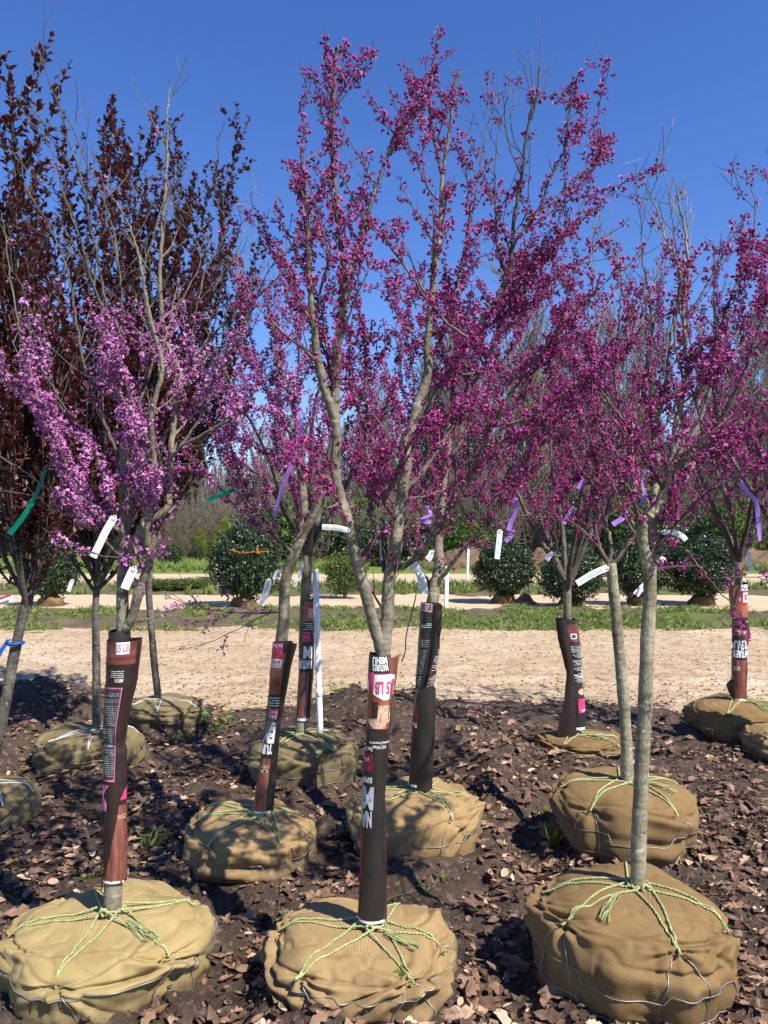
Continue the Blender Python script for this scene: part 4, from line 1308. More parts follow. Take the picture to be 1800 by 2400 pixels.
root, ball, T = plant('2R', 'redbud with a slim bare trunk in the ball right behind the tall brown one', 19)
D = 3.80
ball.foot = at(1470, 1836, D)
tk = trace(T, D, [(1470, 1850), (1468, 1740), (1460, 1620), (1449, 1500), (1443, 1430), (1437, 1375), (1432, 1320)], 0.0, 0.030, 0.026, jitter=0)
LT = [
    ([(1434, 1335), (1406, 1281), (1395, 1224), (1402, 1150), (1390, 1050), (1360, 950), (1340, 850), (1345, 740), (1330, 640)], 0.1, 0.017, 0.003),
    ([(1432, 1320), (1430, 1260), (1420, 1220), (1440, 1120), (1450, 1000), (1440, 880), (1470, 760), (1455, 660)], 0.25, 0.016, 0.003),
    ([(1434, 1330), (1468, 1281), (1500, 1230), (1540, 1150), (1590, 1060), (1630, 960), (1650, 860), (1640, 760)], -0.15, 0.015, 0.003),
    ([(1400, 1150), (1350, 1080), (1310, 1000), (1290, 900), (1300, 800), (1340, 700)], -0.2, 0.010, 0.002),
    ([(1540, 1150), (1620, 1090), (1690, 1020), (1730, 930), (1740, 830)], 0.25, 0.010, 0.002),
    ([(1450, 1000), (1500, 900), (1540, 800), (1550, 700), (1540, 600)], 0.2, 0.010, 0.002),
    ([(1406, 1281), (1350, 1230), (1300, 1210), (1250, 1180)], -0.1, 0.008, 0.002),
]
for pts, dy, r0, r1 in LT: trace(T, D, pts, dy, r0, r1, jitter=0.004)
thicken(T, 0.11, (0.2, 0.6), 0.10, (0.06, 0.2))
def dens(p, r, L):
    x, y = to_px(p)
    k = 0.70 if r < 0.010 else 0.10
    if y < 720: k *= 0.5
    if y > 1200: k *= 0.35
    return k
bl = blossom_points(T, 0.020, dens, T.rng)
finish_tree('2R', T, root, M['bark_pale'], M['bark_branch'], bl, M['magenta'], 300)
dress_ball(ball, root, M['burlap_brown'], [(-140, 0.40), (-60, 0.42), (10, 0.38), (80, 0.36), (170, 0.36)], 0.032, detail=False, seed=19)

# ---- third row and beyond
def back_redbud(key, label, seed, foot_px, fork_py, fork_px, top, n, spread, r_tr, mat, bark_m, n_single, burl, hooks, step=0.034, up_fade=True, hook_r=0.034):
    root, ball, T = plant(key, label, seed)
    D = BALLS[key][1]
    ball.foot = at(foot_px[0], foot_px[1], D)
    fk = at(fork_px, fork_py, D)
    vase(T, ball.foot - Vector((0, 0, 0.03)), fk.z, (fk.x - ball.foot.x, 0.02), top, n, spread, r_tr, D)
    thicken(T, 0.16, (0.2, 0.7), 0.14, (0.08, 0.24))
    def dens(p, r, L):
        k = 0.95 if r < 0.010 else 0.12
        if p.z > top - 0.6 and up_fade: k *= 0.35
        if p.z < fk.z + 0.35: k *= 0.25
        return k
    bl = blossom_points(T, step, dens, T.rng)
    finish_tree(key, T, root, bark_m, M['bark_branch'], bl, mat, n_single, far=True)
    dress_ball(ball, root, burl, hooks, hook_r, detail=False, seed=seed)
    return root

back_redbud('3M', 'rose redbud beside the white plastic pipe, its bag short of the ground', 23, (703, 1722), 1290, 722, 2.95, 6, 0.75, 0.036, M['rose'], M['bark'], 200, M['burlap_olive'], [(-120, 0.40), (-50, 0.38), (30, 0.36), (150, 0.36)])
back_redbud('3R', 'magenta redbud whose bag is cinched at the waist with white string', 29, (1348, 1722), 1370, 1330, 3.2, 7, 0.80, 0.034, M['magenta'], M['bark'], 200, M['burlap_brown'], [(-130, 0.44), (-50, 0.44), (0, 0.40), (100, 0.40)])
back_redbud('4R', 'magenta redbud by the sandy road whose bag hangs open at the top', 31, (1731, 1645), 1310, 1735, 3.5, 7, 0.85, 0.036, M['magenta'], M['bark'], 200, M['burlap_brown'], [(-130, 0.40), (-60, 0.40), (-10, 0.40), (100, 0.40)])
back_redbud('4S', 'magenta redbud mostly out of the picture, only its burlap ball and some twigs showing', 37, (1875, 1735), 1330, 1880, 3.95, 7, 0.85, 0.036, M['magenta'], M['bark'], 150, M['burlap_tan'], [(-150, 0.40), (-60, 0.40), (10, 0.40), (100, 0.40)], up_fade=False)

# ---- purple-leaf plums
PLUM_LEAF = [leaf_template(0.046, 0.029), leaf_template(0.038, 0.026, 0.2, 0.3), leaf_template(0.050, 0.030, 0.1, 0.05)]
def plum(key, label, seed, trunk_px, tops, r_tr, hooks, extra=0, n_single=150):
    root, ball, T = plant(key, label, seed, 'plum_tree', 'purple leaf plums')
    D = BALLS[key][1]
    rng = T.rng
    ball.foot = at(trunk_px[0][0], trunk_px[0][1], D)
    tk = trace(T, D, trunk_px, 0.02, r_tr, r_tr * 0.75, jitter=0)
    fk = T.limbs[0].p[-1]
    for (px, py, dy) in tops:
        e = at(px, py, D + dy)
        mid = fk.lerp(e, 0.4)
        side = Vector((e.x - fk.x, e.y - fk.y, 0))
        pts = [fk - Vector((0, 0, rng.uniform(0, 0.10))), fk.lerp(e, 0.22) + side * 0.13, mid + side * 0.15, fk.lerp(e, 0.7) + side * 0.08, e]
        pts = [p + rand_dir(rng) * 0.02 * (0 < i < 4) for i, p in enumerate(pts)]
        T.limb(pts, r_tr * 0.48, 0.002, 0, jitter=0.004)
    for L in [l for l in T.limbs if l.level == 0][1:]:
        T.spawn(L, 0.095, 0.30, 1.0, 1, t0=0.06, t1=0.93, up=0.65, ang=(22, 60))
    for L in [l for l in T.limbs if l.level == 1]:
        T.spawn(L, 0.13, 0.10, 0.34, 2, t0=0.12, up=0.6, ang=(25, 58))
    finish_tree(key, T, root, M['bark_plum'], M['bark_plum'], [], None, far=True)
    mats = []
    for L in T.limbs:
        for i in range(len(L.p) - 1):
            if L.r[i] > 0.0085: continue
            a, b = L.p[i], L.p[i + 1]
            seg = (b - a).length
            k = seg / 0.0140
            if (a.z < fk.z + 0.25): k *= 0.4
            for _ in range(int(k) + (rng.random() < k - int(k))):
                p = a.lerp(b, rng.random())
                tan = (b - a).normalized()
                d = (tan * 0.75 + tan.cross(rand_dir(rng)).normalized() * 0.8 + Vector((0, 0, 0.1))).normalized()
                mats.append((p, basis(p, d, Vector((0, 0, 1)) + rand_dir(rng) * 0.6, rng.uniform(0.65, 1.15))))
    inview = [m for m in mats if 0 < to_px(m[0])[0] < 640 and 0 < to_px(m[0])[1] < 1400]
    rng.shuffle(inview)
    chosen = set(id(m[1]) for m in inview[:n_single])
    tms = []
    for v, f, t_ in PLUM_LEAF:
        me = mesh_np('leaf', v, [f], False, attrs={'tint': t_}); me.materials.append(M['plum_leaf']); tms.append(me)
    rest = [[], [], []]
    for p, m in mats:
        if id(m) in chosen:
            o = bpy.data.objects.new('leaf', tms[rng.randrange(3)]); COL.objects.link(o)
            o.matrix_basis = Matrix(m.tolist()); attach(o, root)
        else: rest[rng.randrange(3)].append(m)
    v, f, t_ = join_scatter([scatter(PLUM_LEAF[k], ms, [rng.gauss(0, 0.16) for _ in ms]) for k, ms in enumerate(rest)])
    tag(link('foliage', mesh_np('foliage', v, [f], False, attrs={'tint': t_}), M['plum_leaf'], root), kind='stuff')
    dress_ball(ball, root, M['burlap_olive'], hooks, r_tr + 0.004, tie='white_twine', detail=False, loops=False, seed=seed)
    print(key, 'plum limbs', len(T.limbs), 'leaves', len(mats))

plum('3L', 'purple leaf plum with a straight speckled trunk behind the flared bag', 41,
     [(226, 1712), (226, 1600), (225, 1500), (224, 1420), (229, 1360)],
     [(60, 560, -0.3), (150, 330, 0.2), (250, 250, 0.0), (330, 300, 0.3), (430, 480, -0.2), (200, 480, -0.55), (310, 560, 0.6), (120, 500, 0.5), (480, 640, 0.2), (40, 720, 0.1), (70, 980, -0.3), (400, 960, -0.4), (130, 860, 0.5), (330, 800, 0.5), (250, 760, -0.7), (440, 1100, 0.1), (60, 1130, 0.2)], 0.030, [(-70, 0.42), (-130, 0.42), (20, 0.4)])
plum('3K', 'purple leaf plum with a slim dark trunk beside the sandy road', 43,
     [(372, 1640), (362, 1560), (354, 1460), (349, 1380), (356, 1290), (372, 1220)],
     [(270, 280, 0.0), (420, 330, 0.3), (560, 300, 0.0), (470, 430, -0.3), (610, 570, 0.2), (340, 400, -0.5), (390, 520, 0.6), (520, 560, 0.5), (580, 700, -0.2), (180, 560, 0.3), (480, 900, -0.4), (300, 760, -0.5), (250, 950, 0.3), (460, 1060, 0.3), (360, 700, 0.6), (520, 980, 0.1)], 0.031, [(-85, 0.40), (-150, 0.42), (-20, 0.4)])
plum('ED', 'purple leaf plum with a blue ribbon on its leaning trunk', 47,
     [(-32, 1842), (-8, 1740), (14, 1640), (32, 1540), (52, 1450), (66, 1390)],
     [(-40, 110, 0.0), (30, 190, -0.2), (-120, 200, -0.3), (80, 380, 0.3), (-90, 420, 0.4), (120, 660, 0.0), (20, 560, 0.5), (150, 800, -0.2), (150, 1000, 0.2), (-20, 900, -0.4), (60, 760, 0.5), (100, 1180, 0.0), (-60, 1100, 0.3)], 0.034, [(-40, 0.42), (-75, 0.46), (10, 0.4)])

# ================================================================== THE BAGS
# front middle
r = wrap_thing(873, 2150, 2.66, 'black printed bag with a white 35 LB shield, wrapped round the forked redbud\'s trunk')
w = Wrap(2.66, [(2150, 838, 907), (1981, 844, 905), (1854, 849, 902), (1838, 851, 904), (1826, 851, 906), (1712, 858, 913), (1638, 861, 920), (1581, 863, 924), (1532, 865, 914)], r, 1, crinkle=0.6)
w.sheet()
w.tie(1837, r=0.0012)
w.patch(-1.0, -0.55, 1572, 1606, 'bag_pink')
w.patch(-1.3, 0.55, 1534, 1575, 'bag_black', off=0.0009)
w.text('MENU', -0.62, 0.62, 1536, 1552, bold=0.04)
w.text("NATURE'S", -0.62, 0.60, 1553, 1569, bold=0.04)
w.patch(-1.2, 1.3, 1608, 1722, 'bag_meat', off=0.0007)
w.patch(-1.2, 0.9, 1575, 1610, 'bag_pink', off=0.0009)
w.patch(-0.52, 0.98, 1577, 1636, 'bag_white', off=0.0016, outline=lambda v, a, b: (a + 1.05 * max(0, v - 0.78) / 0.22 * 0.75, b - 0.35 * max(0, v - 0.78) / 0.22))
w.text('35 LB', -0.40, 0.97, 1592, 1622, 'bag_pink', bold=0.035, off=0.0028)
w.patch(-1.15, -0.86, 1592, 1616, 'bag_white', off=0.0018)
w.patch(-0.55, -0.15, 1640, 1676, 'bag_brown', off=0.0016, ragged=0.1)
w.patch(-0.10, 0.85, 1648, 1690, 'bag_chunk', off=0.0018, ragged=0.05)
w.patch(-0.85, 0.78, 1680, 1702, 'bag_chunk', off=0.0019, ragged=0.06, outline=lambda v, a, b: (a + 0.5 * v * v, b - 0.3 * v))
w.patch(-1.2, 1.2, 1704, 1722, 'bag_brown', off=0.0013)
w.text('Artificial Preservatives', -0.6, 0.98, 1732, 1738, bold=0.01)
w.text('NO Wheat', -0.35, 0.70, 1741, 1749, bold=0.01)
w.text('Real B', -0.95, -0.35, 1745, 1755, bold=0.01)
w.patch(-1.1, -0.30, 1762, 1801, 'bag_crimson', ragged=0.09)
w.text('6 R', -0.95, -0.60, 1770, 1780, bold=0.01, off=0.0026)
w.text('SUPER', -1.0, -0.22, 1815, 1828, bold=0.02)
w.text('M', -0.98, -0.02, 1837, 1890, 'bag_grey', bold=0.07)
w.text('NA', -0.97, -0.12, 1893, 1931, 'bag_grey', bold=0.06)
w.patch(-0.86, -0.74, 1950, 2142, 'bag_crimson', outline=lambda v, a, b: (a - 0.10 * v, b - 0.16 * v))
w.flap(1, [(1524 + 12, 937), (1560, 933), (1600, 928), (1640, 922), (1700, 912)], 'bag_wood')

# front left
r = wrap_thing(270, 2058, 2.72, 'dark bag flaring at the top with a white 35 LB patch on a reddish band')
w = Wrap(2.72, [(2060, 243, 298), (1972, 243, 296), (1858, 243, 295), (1749, 246, 295), (1737, 247, 293), (1695, 244, 298), (1605, 248, 317), (1514, 252, 330), (1499, 252, 331)], r, 2, cinch=(1737,), crinkle=1.3)
w.sheet('bag_brown')
w2 = Wrap(2.725, [(1560, 256, 306), (1500, 253, 306), (1478, 254, 304)], r, 3)
w2.sheet('bag_black', hem=False)
w.patch(-1.5, 1.2, 1553, 1500, 'bag_wood_band')
w.patch(-0.15, 0.58, 1501, 1529, 'paper' if False else 'bag_white', off=0.002, slant=-1.5)
w.text('35 LB', -0.12, 0.55, 1505, 1523, 'bag_rose', flip=False, bold=0.015, off=0.003, slant=-1.5)
w.small_print(-0.40, 0.42, 1566, 1584, 4, seed=4)
w.text('AMERICAN', -0.1, 0.42, 1585, 1594, bold=0.01)
edge = lambda v: (-1.15, 0.34 - 0.05 * v + (0.20 if v < 0.1 else 0))
w.patch(-1.3, 0.42, 1606, 1824, 'bag_panel', outline=lambda v, a, b: (a, b - 0.16 * v), n=20, m=30)
w.small_print(-1.1, 0.25, 1618, 1815, 40, 'bag_grey', seed=5, edge=lambda v: (-1.15, 0.30 - 0.16 * v))
w.patch(0.36, 0.42, 1606, 1824, 'bag_rose', off=0.002, outline=lambda v, a, b: (a - 0.16 * v, b - 0.16 * v), n=3, m=30)
w.patch(-1.3, 0.42, 1606, 1609, 'bag_rose', off=0.002, m=3)
w.patch(-1.3, 0.26, 1821, 1825, 'bag_rose', off=0.002, m=3)
w.patch(-1.2, -0.35, 1834, 1894, 'bag_rose', ragged=0.10, outline=lambda v, a, b: (a, b + 0.12 * math.cos(v * 9) - 0.30 * math.sin(v * math.pi)))
w.patch(0.7, 1.2, 1830, 1870, 'bag_pink', outline=lambda v, a, b: (b - (b - a) * v, b))
w.patch(0.6, 1.4, 1882, 2056, 'bag_wood', outline=lambda v, a, b: (a - 1.25 * v ** 1.2, b), n=24, m=24)
w.text('OOO', 0.5, 0.98, 1903, 1913, 'bag_chunk', bold=0.03, off=0.0026)
w.flap(-1, [(1900, 240), (1990, 240), (2040, 240), (2084, 241)], 'bag_black', start=0.9)
w.tie(1738, loop=(-1, 0.016))

# second row, left
r = wrap_thing(616, 1898, 3.68, 'leaning bag with big white letters and a wood print, ending at the green knot')
w = Wrap(3.68, [(1900, 592, 640), (1778, 611, 650), (1690, 625, 658), (1679, 626, 659), (1579, 633, 676), (1502, 639, 686)], r, 4, cinch=(1687,))
w.sheet()
w.patch(-1.1, 0.22, 1504, 1528, 'bag_pink', off=0.001)
w.text('Real Beef', -0.9, 0.15, 1507, 1516, bold=0.01)
w.patch(-1.1, 0.55, 1528, 1552, 'bag_red', off=0.001)
w.patch(-0.95, 0.30, 1542, 1562, 'bag_white', off=0.0016)
w.text('MADE', -0.80, 0.05, 1544, 1553, 'bag_red', bold=0.03, off=0.0026)
w.text('AMERICA', -0.90, 0.22, 1554, 1561, 'bag_grey', bold=0.01, off=0.0026)
w.patch(-1.1, 0.45, 1562, 1624, 'bag_meat', off=0.001)
w.small_print(-0.8, 0.5, 1630, 1654, 4, seed=8)
w.patch(-1.1, 0.52, 1658, 1684, 'bag_pink', off=0.0012)
w.text('Brown Rice', -0.95, 0.45, 1662, 1671, bold=0.01, off=0.0024)
w.text('Real Beef', -0.95, 0.40, 1673, 1682, bold=0.02, off=0.0024)
w.text('REMIUM', -0.8, 0.35, 1690, 1697, bold=0.02)
w.text('EN', -1.05, 0.45, 1699, 1738, bold=0.06)
w.text('TUR', -1.05, 0.35, 1740, 1763, bold=0.06)
w.patch(-1.2, 0.30, 1773, 1895, 'bag_wood', off=0.001)
w.patch(-0.7, 0.15, 1797, 1807, 'bag_cream', off=0.0018, outline=lambda v, a, b: (a + 0.4 * (2 * v - 1) ** 2, b - 0.4 * (2 * v - 1) ** 2))
w.patch(-0.35, -0.05, 1799, 1805, 'bag_black', off=0.0026)
w.text('OOOO', -0.7, 0.25, 1789, 1795, 'bag_chunk', bold=0.03)
w.flap(1, [(1507, 697), (1560, 683), (1620, 672), (1680, 661)], 'bag_brown')

# second row, middle
r = wrap_thing(985, 1843, 3.87, 'nearly black bag with an upright 35 LB tag, cinched by a black cord')
w = Wrap(3.87, [(1838, 957, 1012), (1661, 968, 1022), (1612, 974, 1019), (1600, 975, 1020), (1520, 979, 1030), (1412, 986, 1034)], r, 5, cinch=(1608,), crinkle=1.6)
w.sheet()
w.patch(-0.95, 0.10, 1413, 1433, 'bag_grey', off=0.0018, slant=3)
w.text('35 LB', -0.86, 0.02, 1416, 1429, 'bag_crimson', flip=False, bold=0.04, off=0.0028, slant=3)
w.patch(-1.1, 0.30, 1434, 1456, 'bag_brown', off=0.001)
w.patch(0.35, 1.1, 1445, 1468, 'bag_wood_band', off=0.0016, slant=-8)
w.small_print(-0.8, 0.1, 1458, 1470, 3, seed=21)
w.small_print(-1.1, -0.25, 1496, 1640, 30, 'bag_grey', seed=22, edge=lambda v: (-1.1, -0.05 - 0.7 * v))
w.patch(0.62, 1.05, 1470, 1488, 'bag_white', off=0.002)
w.patch(0.70, 0.95, 1473, 1485, 'bag_panel', off=0.003)
w.small_print(0.35, 1.0, 1520, 1606, 24, 'bag_white', seed=23, edge=lambda v: (0.7 - 0.6 * v, 1.05))
w.patch(0.18, 0.24, 1500, 1616, 'bag_crimson', off=0.002, n=3, outline=lambda v, a, b: (a + 0.45 * (1 - v), b + 0.45 * (1 - v)))
w.patch(-1.2, -0.55, 1658, 1703, 'bag_crimson', off=0.001)
w.text('Rea', -1.1, -0.62, 1690, 1701, bold=0.02)
w.patch(0.35, 1.05, 1661, 1706, 'bag_pink', off=0.0014, ragged=0.10)
w.small_print(0.6, 1.0, 1668, 1702, 8, 'bag_white', seed=24)
w.patch(0.55, 0.98, 1637, 1652, 'bag_meat', off=0.0014)
w.flap(1, [(1418, 1037), (1470, 1035), (1520, 1026), (1570, 1008), (1600, 1000)], 'bag_brown', start=0.15, back=-0.06)
w.flap(1, [(1612, 1021), (1661, 1022), (1740, 1018), (1800, 1014), (1849, 1013)], 'bag_black', start=-0.35, back=-0.045)
w.tie(1608, loop=(-1, 0.03))

# third row, right
r = wrap_thing(1347, 1704, 5.41, 'twisted dark bag with a small barcode square, cinched with white string')
w = Wrap(5.41, [(1706, 1330, 1372), (1635, 1325, 1369), (1590, 1329, 1364), (1578, 1328, 1363), (1512, 1311, 1360), (1449, 1302, 1351)], r, 6, cinch=(1580,), crinkle=1.8)
w.sheet()
w.patch(-0.9, 1.1, 1461, 1502, 'bag_wood_band', off=0.001)
w.patch(0.0, 0.60, 1483, 1495, 'bag_white', off=0.002)
w.patch(0.10, 0.50, 1485, 1493, 'bag_panel', off=0.003)
w.small_print(0.0, 1.0, 1504, 1598, 28, seed=31, edge=lambda v: (-0.15, 1.05))
w.patch(0.2, 0.9, 1610, 1627, 'bag_chunk', off=0.0015, outline=lambda v, a, b: (a + 0.5 * (2 * v - 1) ** 2, b - 0.3 * (2 * v - 1) ** 2))
w.patch(0.15, 1.0, 1634, 1667, 'bag_pink', off=0.0015)
w.text('above', 0.5, 0.98, 1659, 1666, bold=0.03)
w.flap(-1, [(1449, 1301), (1500, 1308), (1550, 1322), (1580, 1328), (1640, 1322), (1690, 1310), (1724, 1306)], 'bag_brown', start=0.2, back=-0.05)
w.tie(1581, 'white_twine', r=0.003)

# right, by the road
r = wrap_thing(1732, 1640, 6.0, 'bag with upside-down NATURE\'S MENU over a wood print, gaping at the top')
w = Wrap(6.0, [(1640, 1717, 1748), (1560, 1715, 1750), (1518, 1716, 1749), (1448, 1716, 1752), (1366, 1724, 1750)], r, 7, cinch=(1518,), crinkle=1.5)
w.sheet()
w.text('MENU', -0.65, 0.95, 1369, 1377, bold=0.04)
w.text("NATURE'S", -0.65, 0.95, 1378, 1385, bold=0.04)
w.patch(-1.1, 0.98, 1387, 1418, 'bag_red', off=0.001)
w.patch(-0.05, 1.1, 1388, 1411, 'bag_white', off=0.0018)
w.text('LB', 0.1, 0.95, 1392, 1406, 'bag_red', bold=0.04, off=0.003)
w.patch(-0.75, -0.40, 1398, 1408, 'bag_white', off=0.0018)
w.patch(-1.1, 1.1, 1418, 1446, 'bag_meat', off=0.001)
w.small_print(-0.9, 0.8, 1454, 1468, 3, seed=41)
w.patch(-1.0, 0.7, 1472, 1488, 'bag_red', off=0.0012, ragged=0.06)
w.text('Real Beef', -0.9, 0.4, 1475, 1485, bold=0.01, off=0.0024)
w.text('MENU', -0.95, 0.9, 1499, 1521, bold=0.05)
w.text("NATURE'S", -0.98, 0.9, 1522, 1540, bold=0.05)
w.patch(-1.1, 0.60, 1545, 1636, 'bag_wood', off=0.001)
w.patch(-0.9, -0.3, 1560, 1570, 'bag_cream', off=0.002)
w.patch(0.52, 0.58, 1545, 1636, 'bag_crimson', off=0.002, n=3)
w.flap(-1, [(1371, 1717), (1380, 1708), (1400, 1708), (1425, 1712), (1450, 1716)], 'bag_wood_band', start=0.5, back=-0.08)
w.flap(-1, [(1592, 1713), (1605, 1701), (1620, 1707), (1638, 1716)], 'bag_black', start=0.85)
w.flap(1, [(1462, 1753), (1485, 1759), (1505, 1754), (1518, 1750)], 'bag_black', start=0.85)
w.tie(1521, loop=(-1, 0.022))

# third row, middle
r = wrap_thing(712, 1686, 4.85, 'bag with big upside-down M over NATURE, standing clear of its ball beside the white pipe')
w = Wrap(4.85, [(1686, 694, 726), (1567, 701, 735), (1514, 705, 736), (1405, 712, 738)], r, 8)
w.sheet()
w.patch(-0.8, 0.9, 1409, 1454, 'bag_meat', off=0.001)
w.patch(0.0, 0.9, 1425, 1446, 'bag_chunk', off=0.0018, ragged=0.12)
w.patch(-0.6, 0.35, 1409, 1440, 'bag_red', off=0.0014, ragged=0.08)
w.small_print(-0.7, 0.8, 1458, 1476, 4, seed=51)
w.patch(-0.7, 0.45, 1480, 1502, 'bag_pink', off=0.0015, ragged=0.08)
w.text('M', -0.45, 0.75, 1513, 1542, bold=0.07)
w.text('NATUR', -1.05, 0.75, 1545, 1565, bold=0.06)
w.patch(-1.1, 0.2, 1574, 1680, 'bag_wood', off=0.001, ragged=0.04)
w.patch(0.32, 0.44, 1574, 1682, 'bag_rose', off=0.0018, n=3)
w.tie(1486, r=0.002)

# ================================================================== RIBBONS, LABELS, PIPE, CORD
def ribbon(pts, D, width, mat, label, group=None, twist=0.5, seed=0, dy=0.0):
    """a strip of flagging tape knotted at pts[0]"""
    P = catmull([at(px, py, D + dy * i / max(1, len(pts) - 1)) for i, (px, py) in enumerate(pts)], 7)
    rng = random.Random(seed)
    V = []
    n = len(P)
    a0 = rng.uniform(-0.4, 0.4)
    for i, p in enumerate(P):
        t = (P[min(i + 1, n - 1)] - P[max(0, i - 1)]).normalized()
        v = Vector((0, 1, 0))
        s = t.cross(v).normalized()
        u = i / (n - 1)
        ang = a0 + twist * math.sin(u * 4.5 + seed)
        d = s * math.cos(ang) + v * math.sin(ang)
        wd = width * (0.35 + 0.65 * min(1, u * 5)) * 0.5
        V += [tuple(p - d * wd), tuple(p + v * 0.003 * math.sin(u * 9)), tuple(p + d * wd)]
    root = empty('flagging_ribbon', P[0], label, 'ribbon', group)
    link('strip', mesh_np('strip', np.array(V), [grid_faces(3, n)], True, attrs={'tint': np.full(len(V), 0.5)}), M[mat], root)
    t = Tubes()
    K = [P[0] + Vector((0.010 * math.cos(k), 0.010 * math.sin(k), 0.004 * math.sin(2 * k))) for k in np.linspace(0, 6.28, 13)]
    t.add(K, [width * 0.16] * 13, 5)
    me = t.mesh('knot'); me.attributes.new('tint', 'FLOAT', 'POINT').data.foreach_set('value', np.full(len(me.vertices), 0.4, dtype=np.float32))
    link('knot', me, M[mat], root)

PR = 'purple ribbons on the redbuds'
ribbon([(698, 955), (704, 1010), (690, 1070), (662, 1140), (644, 1210)], 3.45, 0.026, 'purple_ribbon', 'long purple ribbon hanging from the rose redbud by the leaning bag', PR, seed=1)
ribbon([(1000, 1188), (1008, 1205), (985, 1218), (1010, 1225)], 3.6, 0.020, 'purple_ribbon', 'bunched purple ribbon low in the middle of the magenta crown', PR, 1.5, 2)
ribbon([(1207, 1170), (1211, 1190), (1200, 1220), (1192, 1243)], 3.5, 0.022, 'purple_ribbon', 'purple ribbon hanging above a white hanging label', PR, 0.6, 3)
ribbon([(1200, 1245), (1196, 1258), (1185, 1268)], 3.52, 0.022, 'purple_ribbon', 'short purple ribbon end beside the hanging white label', PR, 0.3, 4)
ribbon([(1358, 1100), (1364, 1122), (1355, 1145)], 5.0, 0.030, 'purple_ribbon', 'short purple ribbon high on the redbud cinched with white string', PR, 0.5, 5)
ribbon([(1341, 1190), (1332, 1206), (1322, 1228)], 5.0, 0.026, 'purple_ribbon', 'purple ribbon lower down on the redbud cinched with white string', PR, 0.3, 6)
ribbon([(1515, 1105), (1505, 1125), (1510, 1165), (1500, 1185), (1512, 1178)], 2.9, 0.017, 'purple_ribbon', 'crumpled purple ribbon at the fork of the pale unwrapped trunk', PR, 1.3, 7)
ribbon([(1468, 1203), (1455, 1217), (1436, 1229)], 3.2, 0.022, 'purple_ribbon', 'slanting purple ribbon by the slim bare trunk\'s fork', PR, 0.3, 8)
ribbon([(1735, 1122), (1750, 1150), (1772, 1178), (1778, 1225), (1781, 1268)], 5.2, 0.028, 'purple_ribbon', 'long purple ribbon on the redbud beside the sandy road', PR, 0.5, 9)
ribbon([(108, 1100), (88, 1150), (62, 1200), (22, 1252)], 2.60, 0.017, 'green_ribbon', 'long green ribbon hanging in front of the plum with the blue ribbon', None, 0.4, 10)
ribbon([(552, 1148), (520, 1158), (484, 1174)], 3.5, 0.020, 'green_ribbon', 'short green ribbon blown sideways on the rose redbud', None, 0.25, 11)
ribbon([(20, 1500), (12, 1512), (0, 1530), (-8, 1552)], 3.98, 0.020, 'blue_ribbon', 'blue ribbon tied round the leaning plum trunk', None, 0.3, 12)
t = Tubes(); c = at(38, 1508, 4.05)
t.add([c + Vector((0.036 * math.cos(a), 0.036 * math.sin(a), 0.004 * math.cos(a))) for a in np.linspace(0, 2 * math.pi, 25)], [0.0085] * 25, 5)
me = t.mesh('band'); me.attributes.new('tint', 'FLOAT', 'POINT').data.foreach_set('value', np.full(len(me.vertices), 0.5, dtype=np.float32))
link('band', me, M['blue_ribbon'], [o for o in COL.objects if o.name.startswith('flagging_ribbon')][-1])

def label_tag(pts, D, width, label, lines=3, seed=0, group='white labels hanging in the trees', dy=0.0):
    """a printed paper strip looped on a twig at pts[0]"""
    rng = random.Random(seed)
    P = catmull([at(px, py, D + dy * i) for i, (px, py) in enumerate(pts)], 6)
    n = len(P)
    V, C = [], []
    for i, p in enumerate(P):
        t = (P[min(i + 1, n - 1)] - P[max(0, i - 1)]).normalized()
        s = t.cross(Vector((0, 1, 0))).normalized()
        b = Vector((0, 1, 0)) * 0.25 * math.sin(seed)
        d = (s + b).normalized()
        V += [p - d * width / 2, p + Vector((0, -0.002, 0)), p + d * width / 2]
        C.append((p, d, t))
    root = empty('plant_label', P[0], label, 'label', group)
    link('strip', mesh_np('strip', np.array([tuple(v) for v in V]), [grid_faces(3, n)], True), M['paper'], root)
    # lines of small print run along the strip
    W, F = [], []
    for k in range(lines):
        off = (k - (lines - 1) / 2) * width * 0.2
        i = int(n * 0.22)
        while i < n - 2:
            j = min(n - 2, i + rng.randint(1, 3))
            for a_, b_ in zip(range(i, j), range(i + 1, j + 1)):
                q = len(W)
                for ix in (a_, b_):
                    p, d, t = C[ix]
                    o_ = p + d * off + Vector((0, -0.0042, 0))
                    W += [tuple(o_ - d * width * 0.028), tuple(o_ + d * width * 0.028)]
                F.append((q, q + 1, q + 3, q + 2))
            i = j + (1 if rng.random() < 0.4 else 0)
            if j == i: i = j
            if j >= n - 2: break
    if F: tag(link('small_print', mesh_np('small_print', np.array(W), [np.array(F)], False), M['ink'], root), kind='stuff')
    t = Tubes()
    c = P[0]
    t.add([c + Vector((0.006 * math.cos(a), 0.006 * math.sin(a), 0.006 * math.sin(a))) for a in np.linspace(0, 2 * math.pi, 17)], [width * 0.07] * 17, 5)
    link('loop', t.mesh('loop'), M['paper'], root)

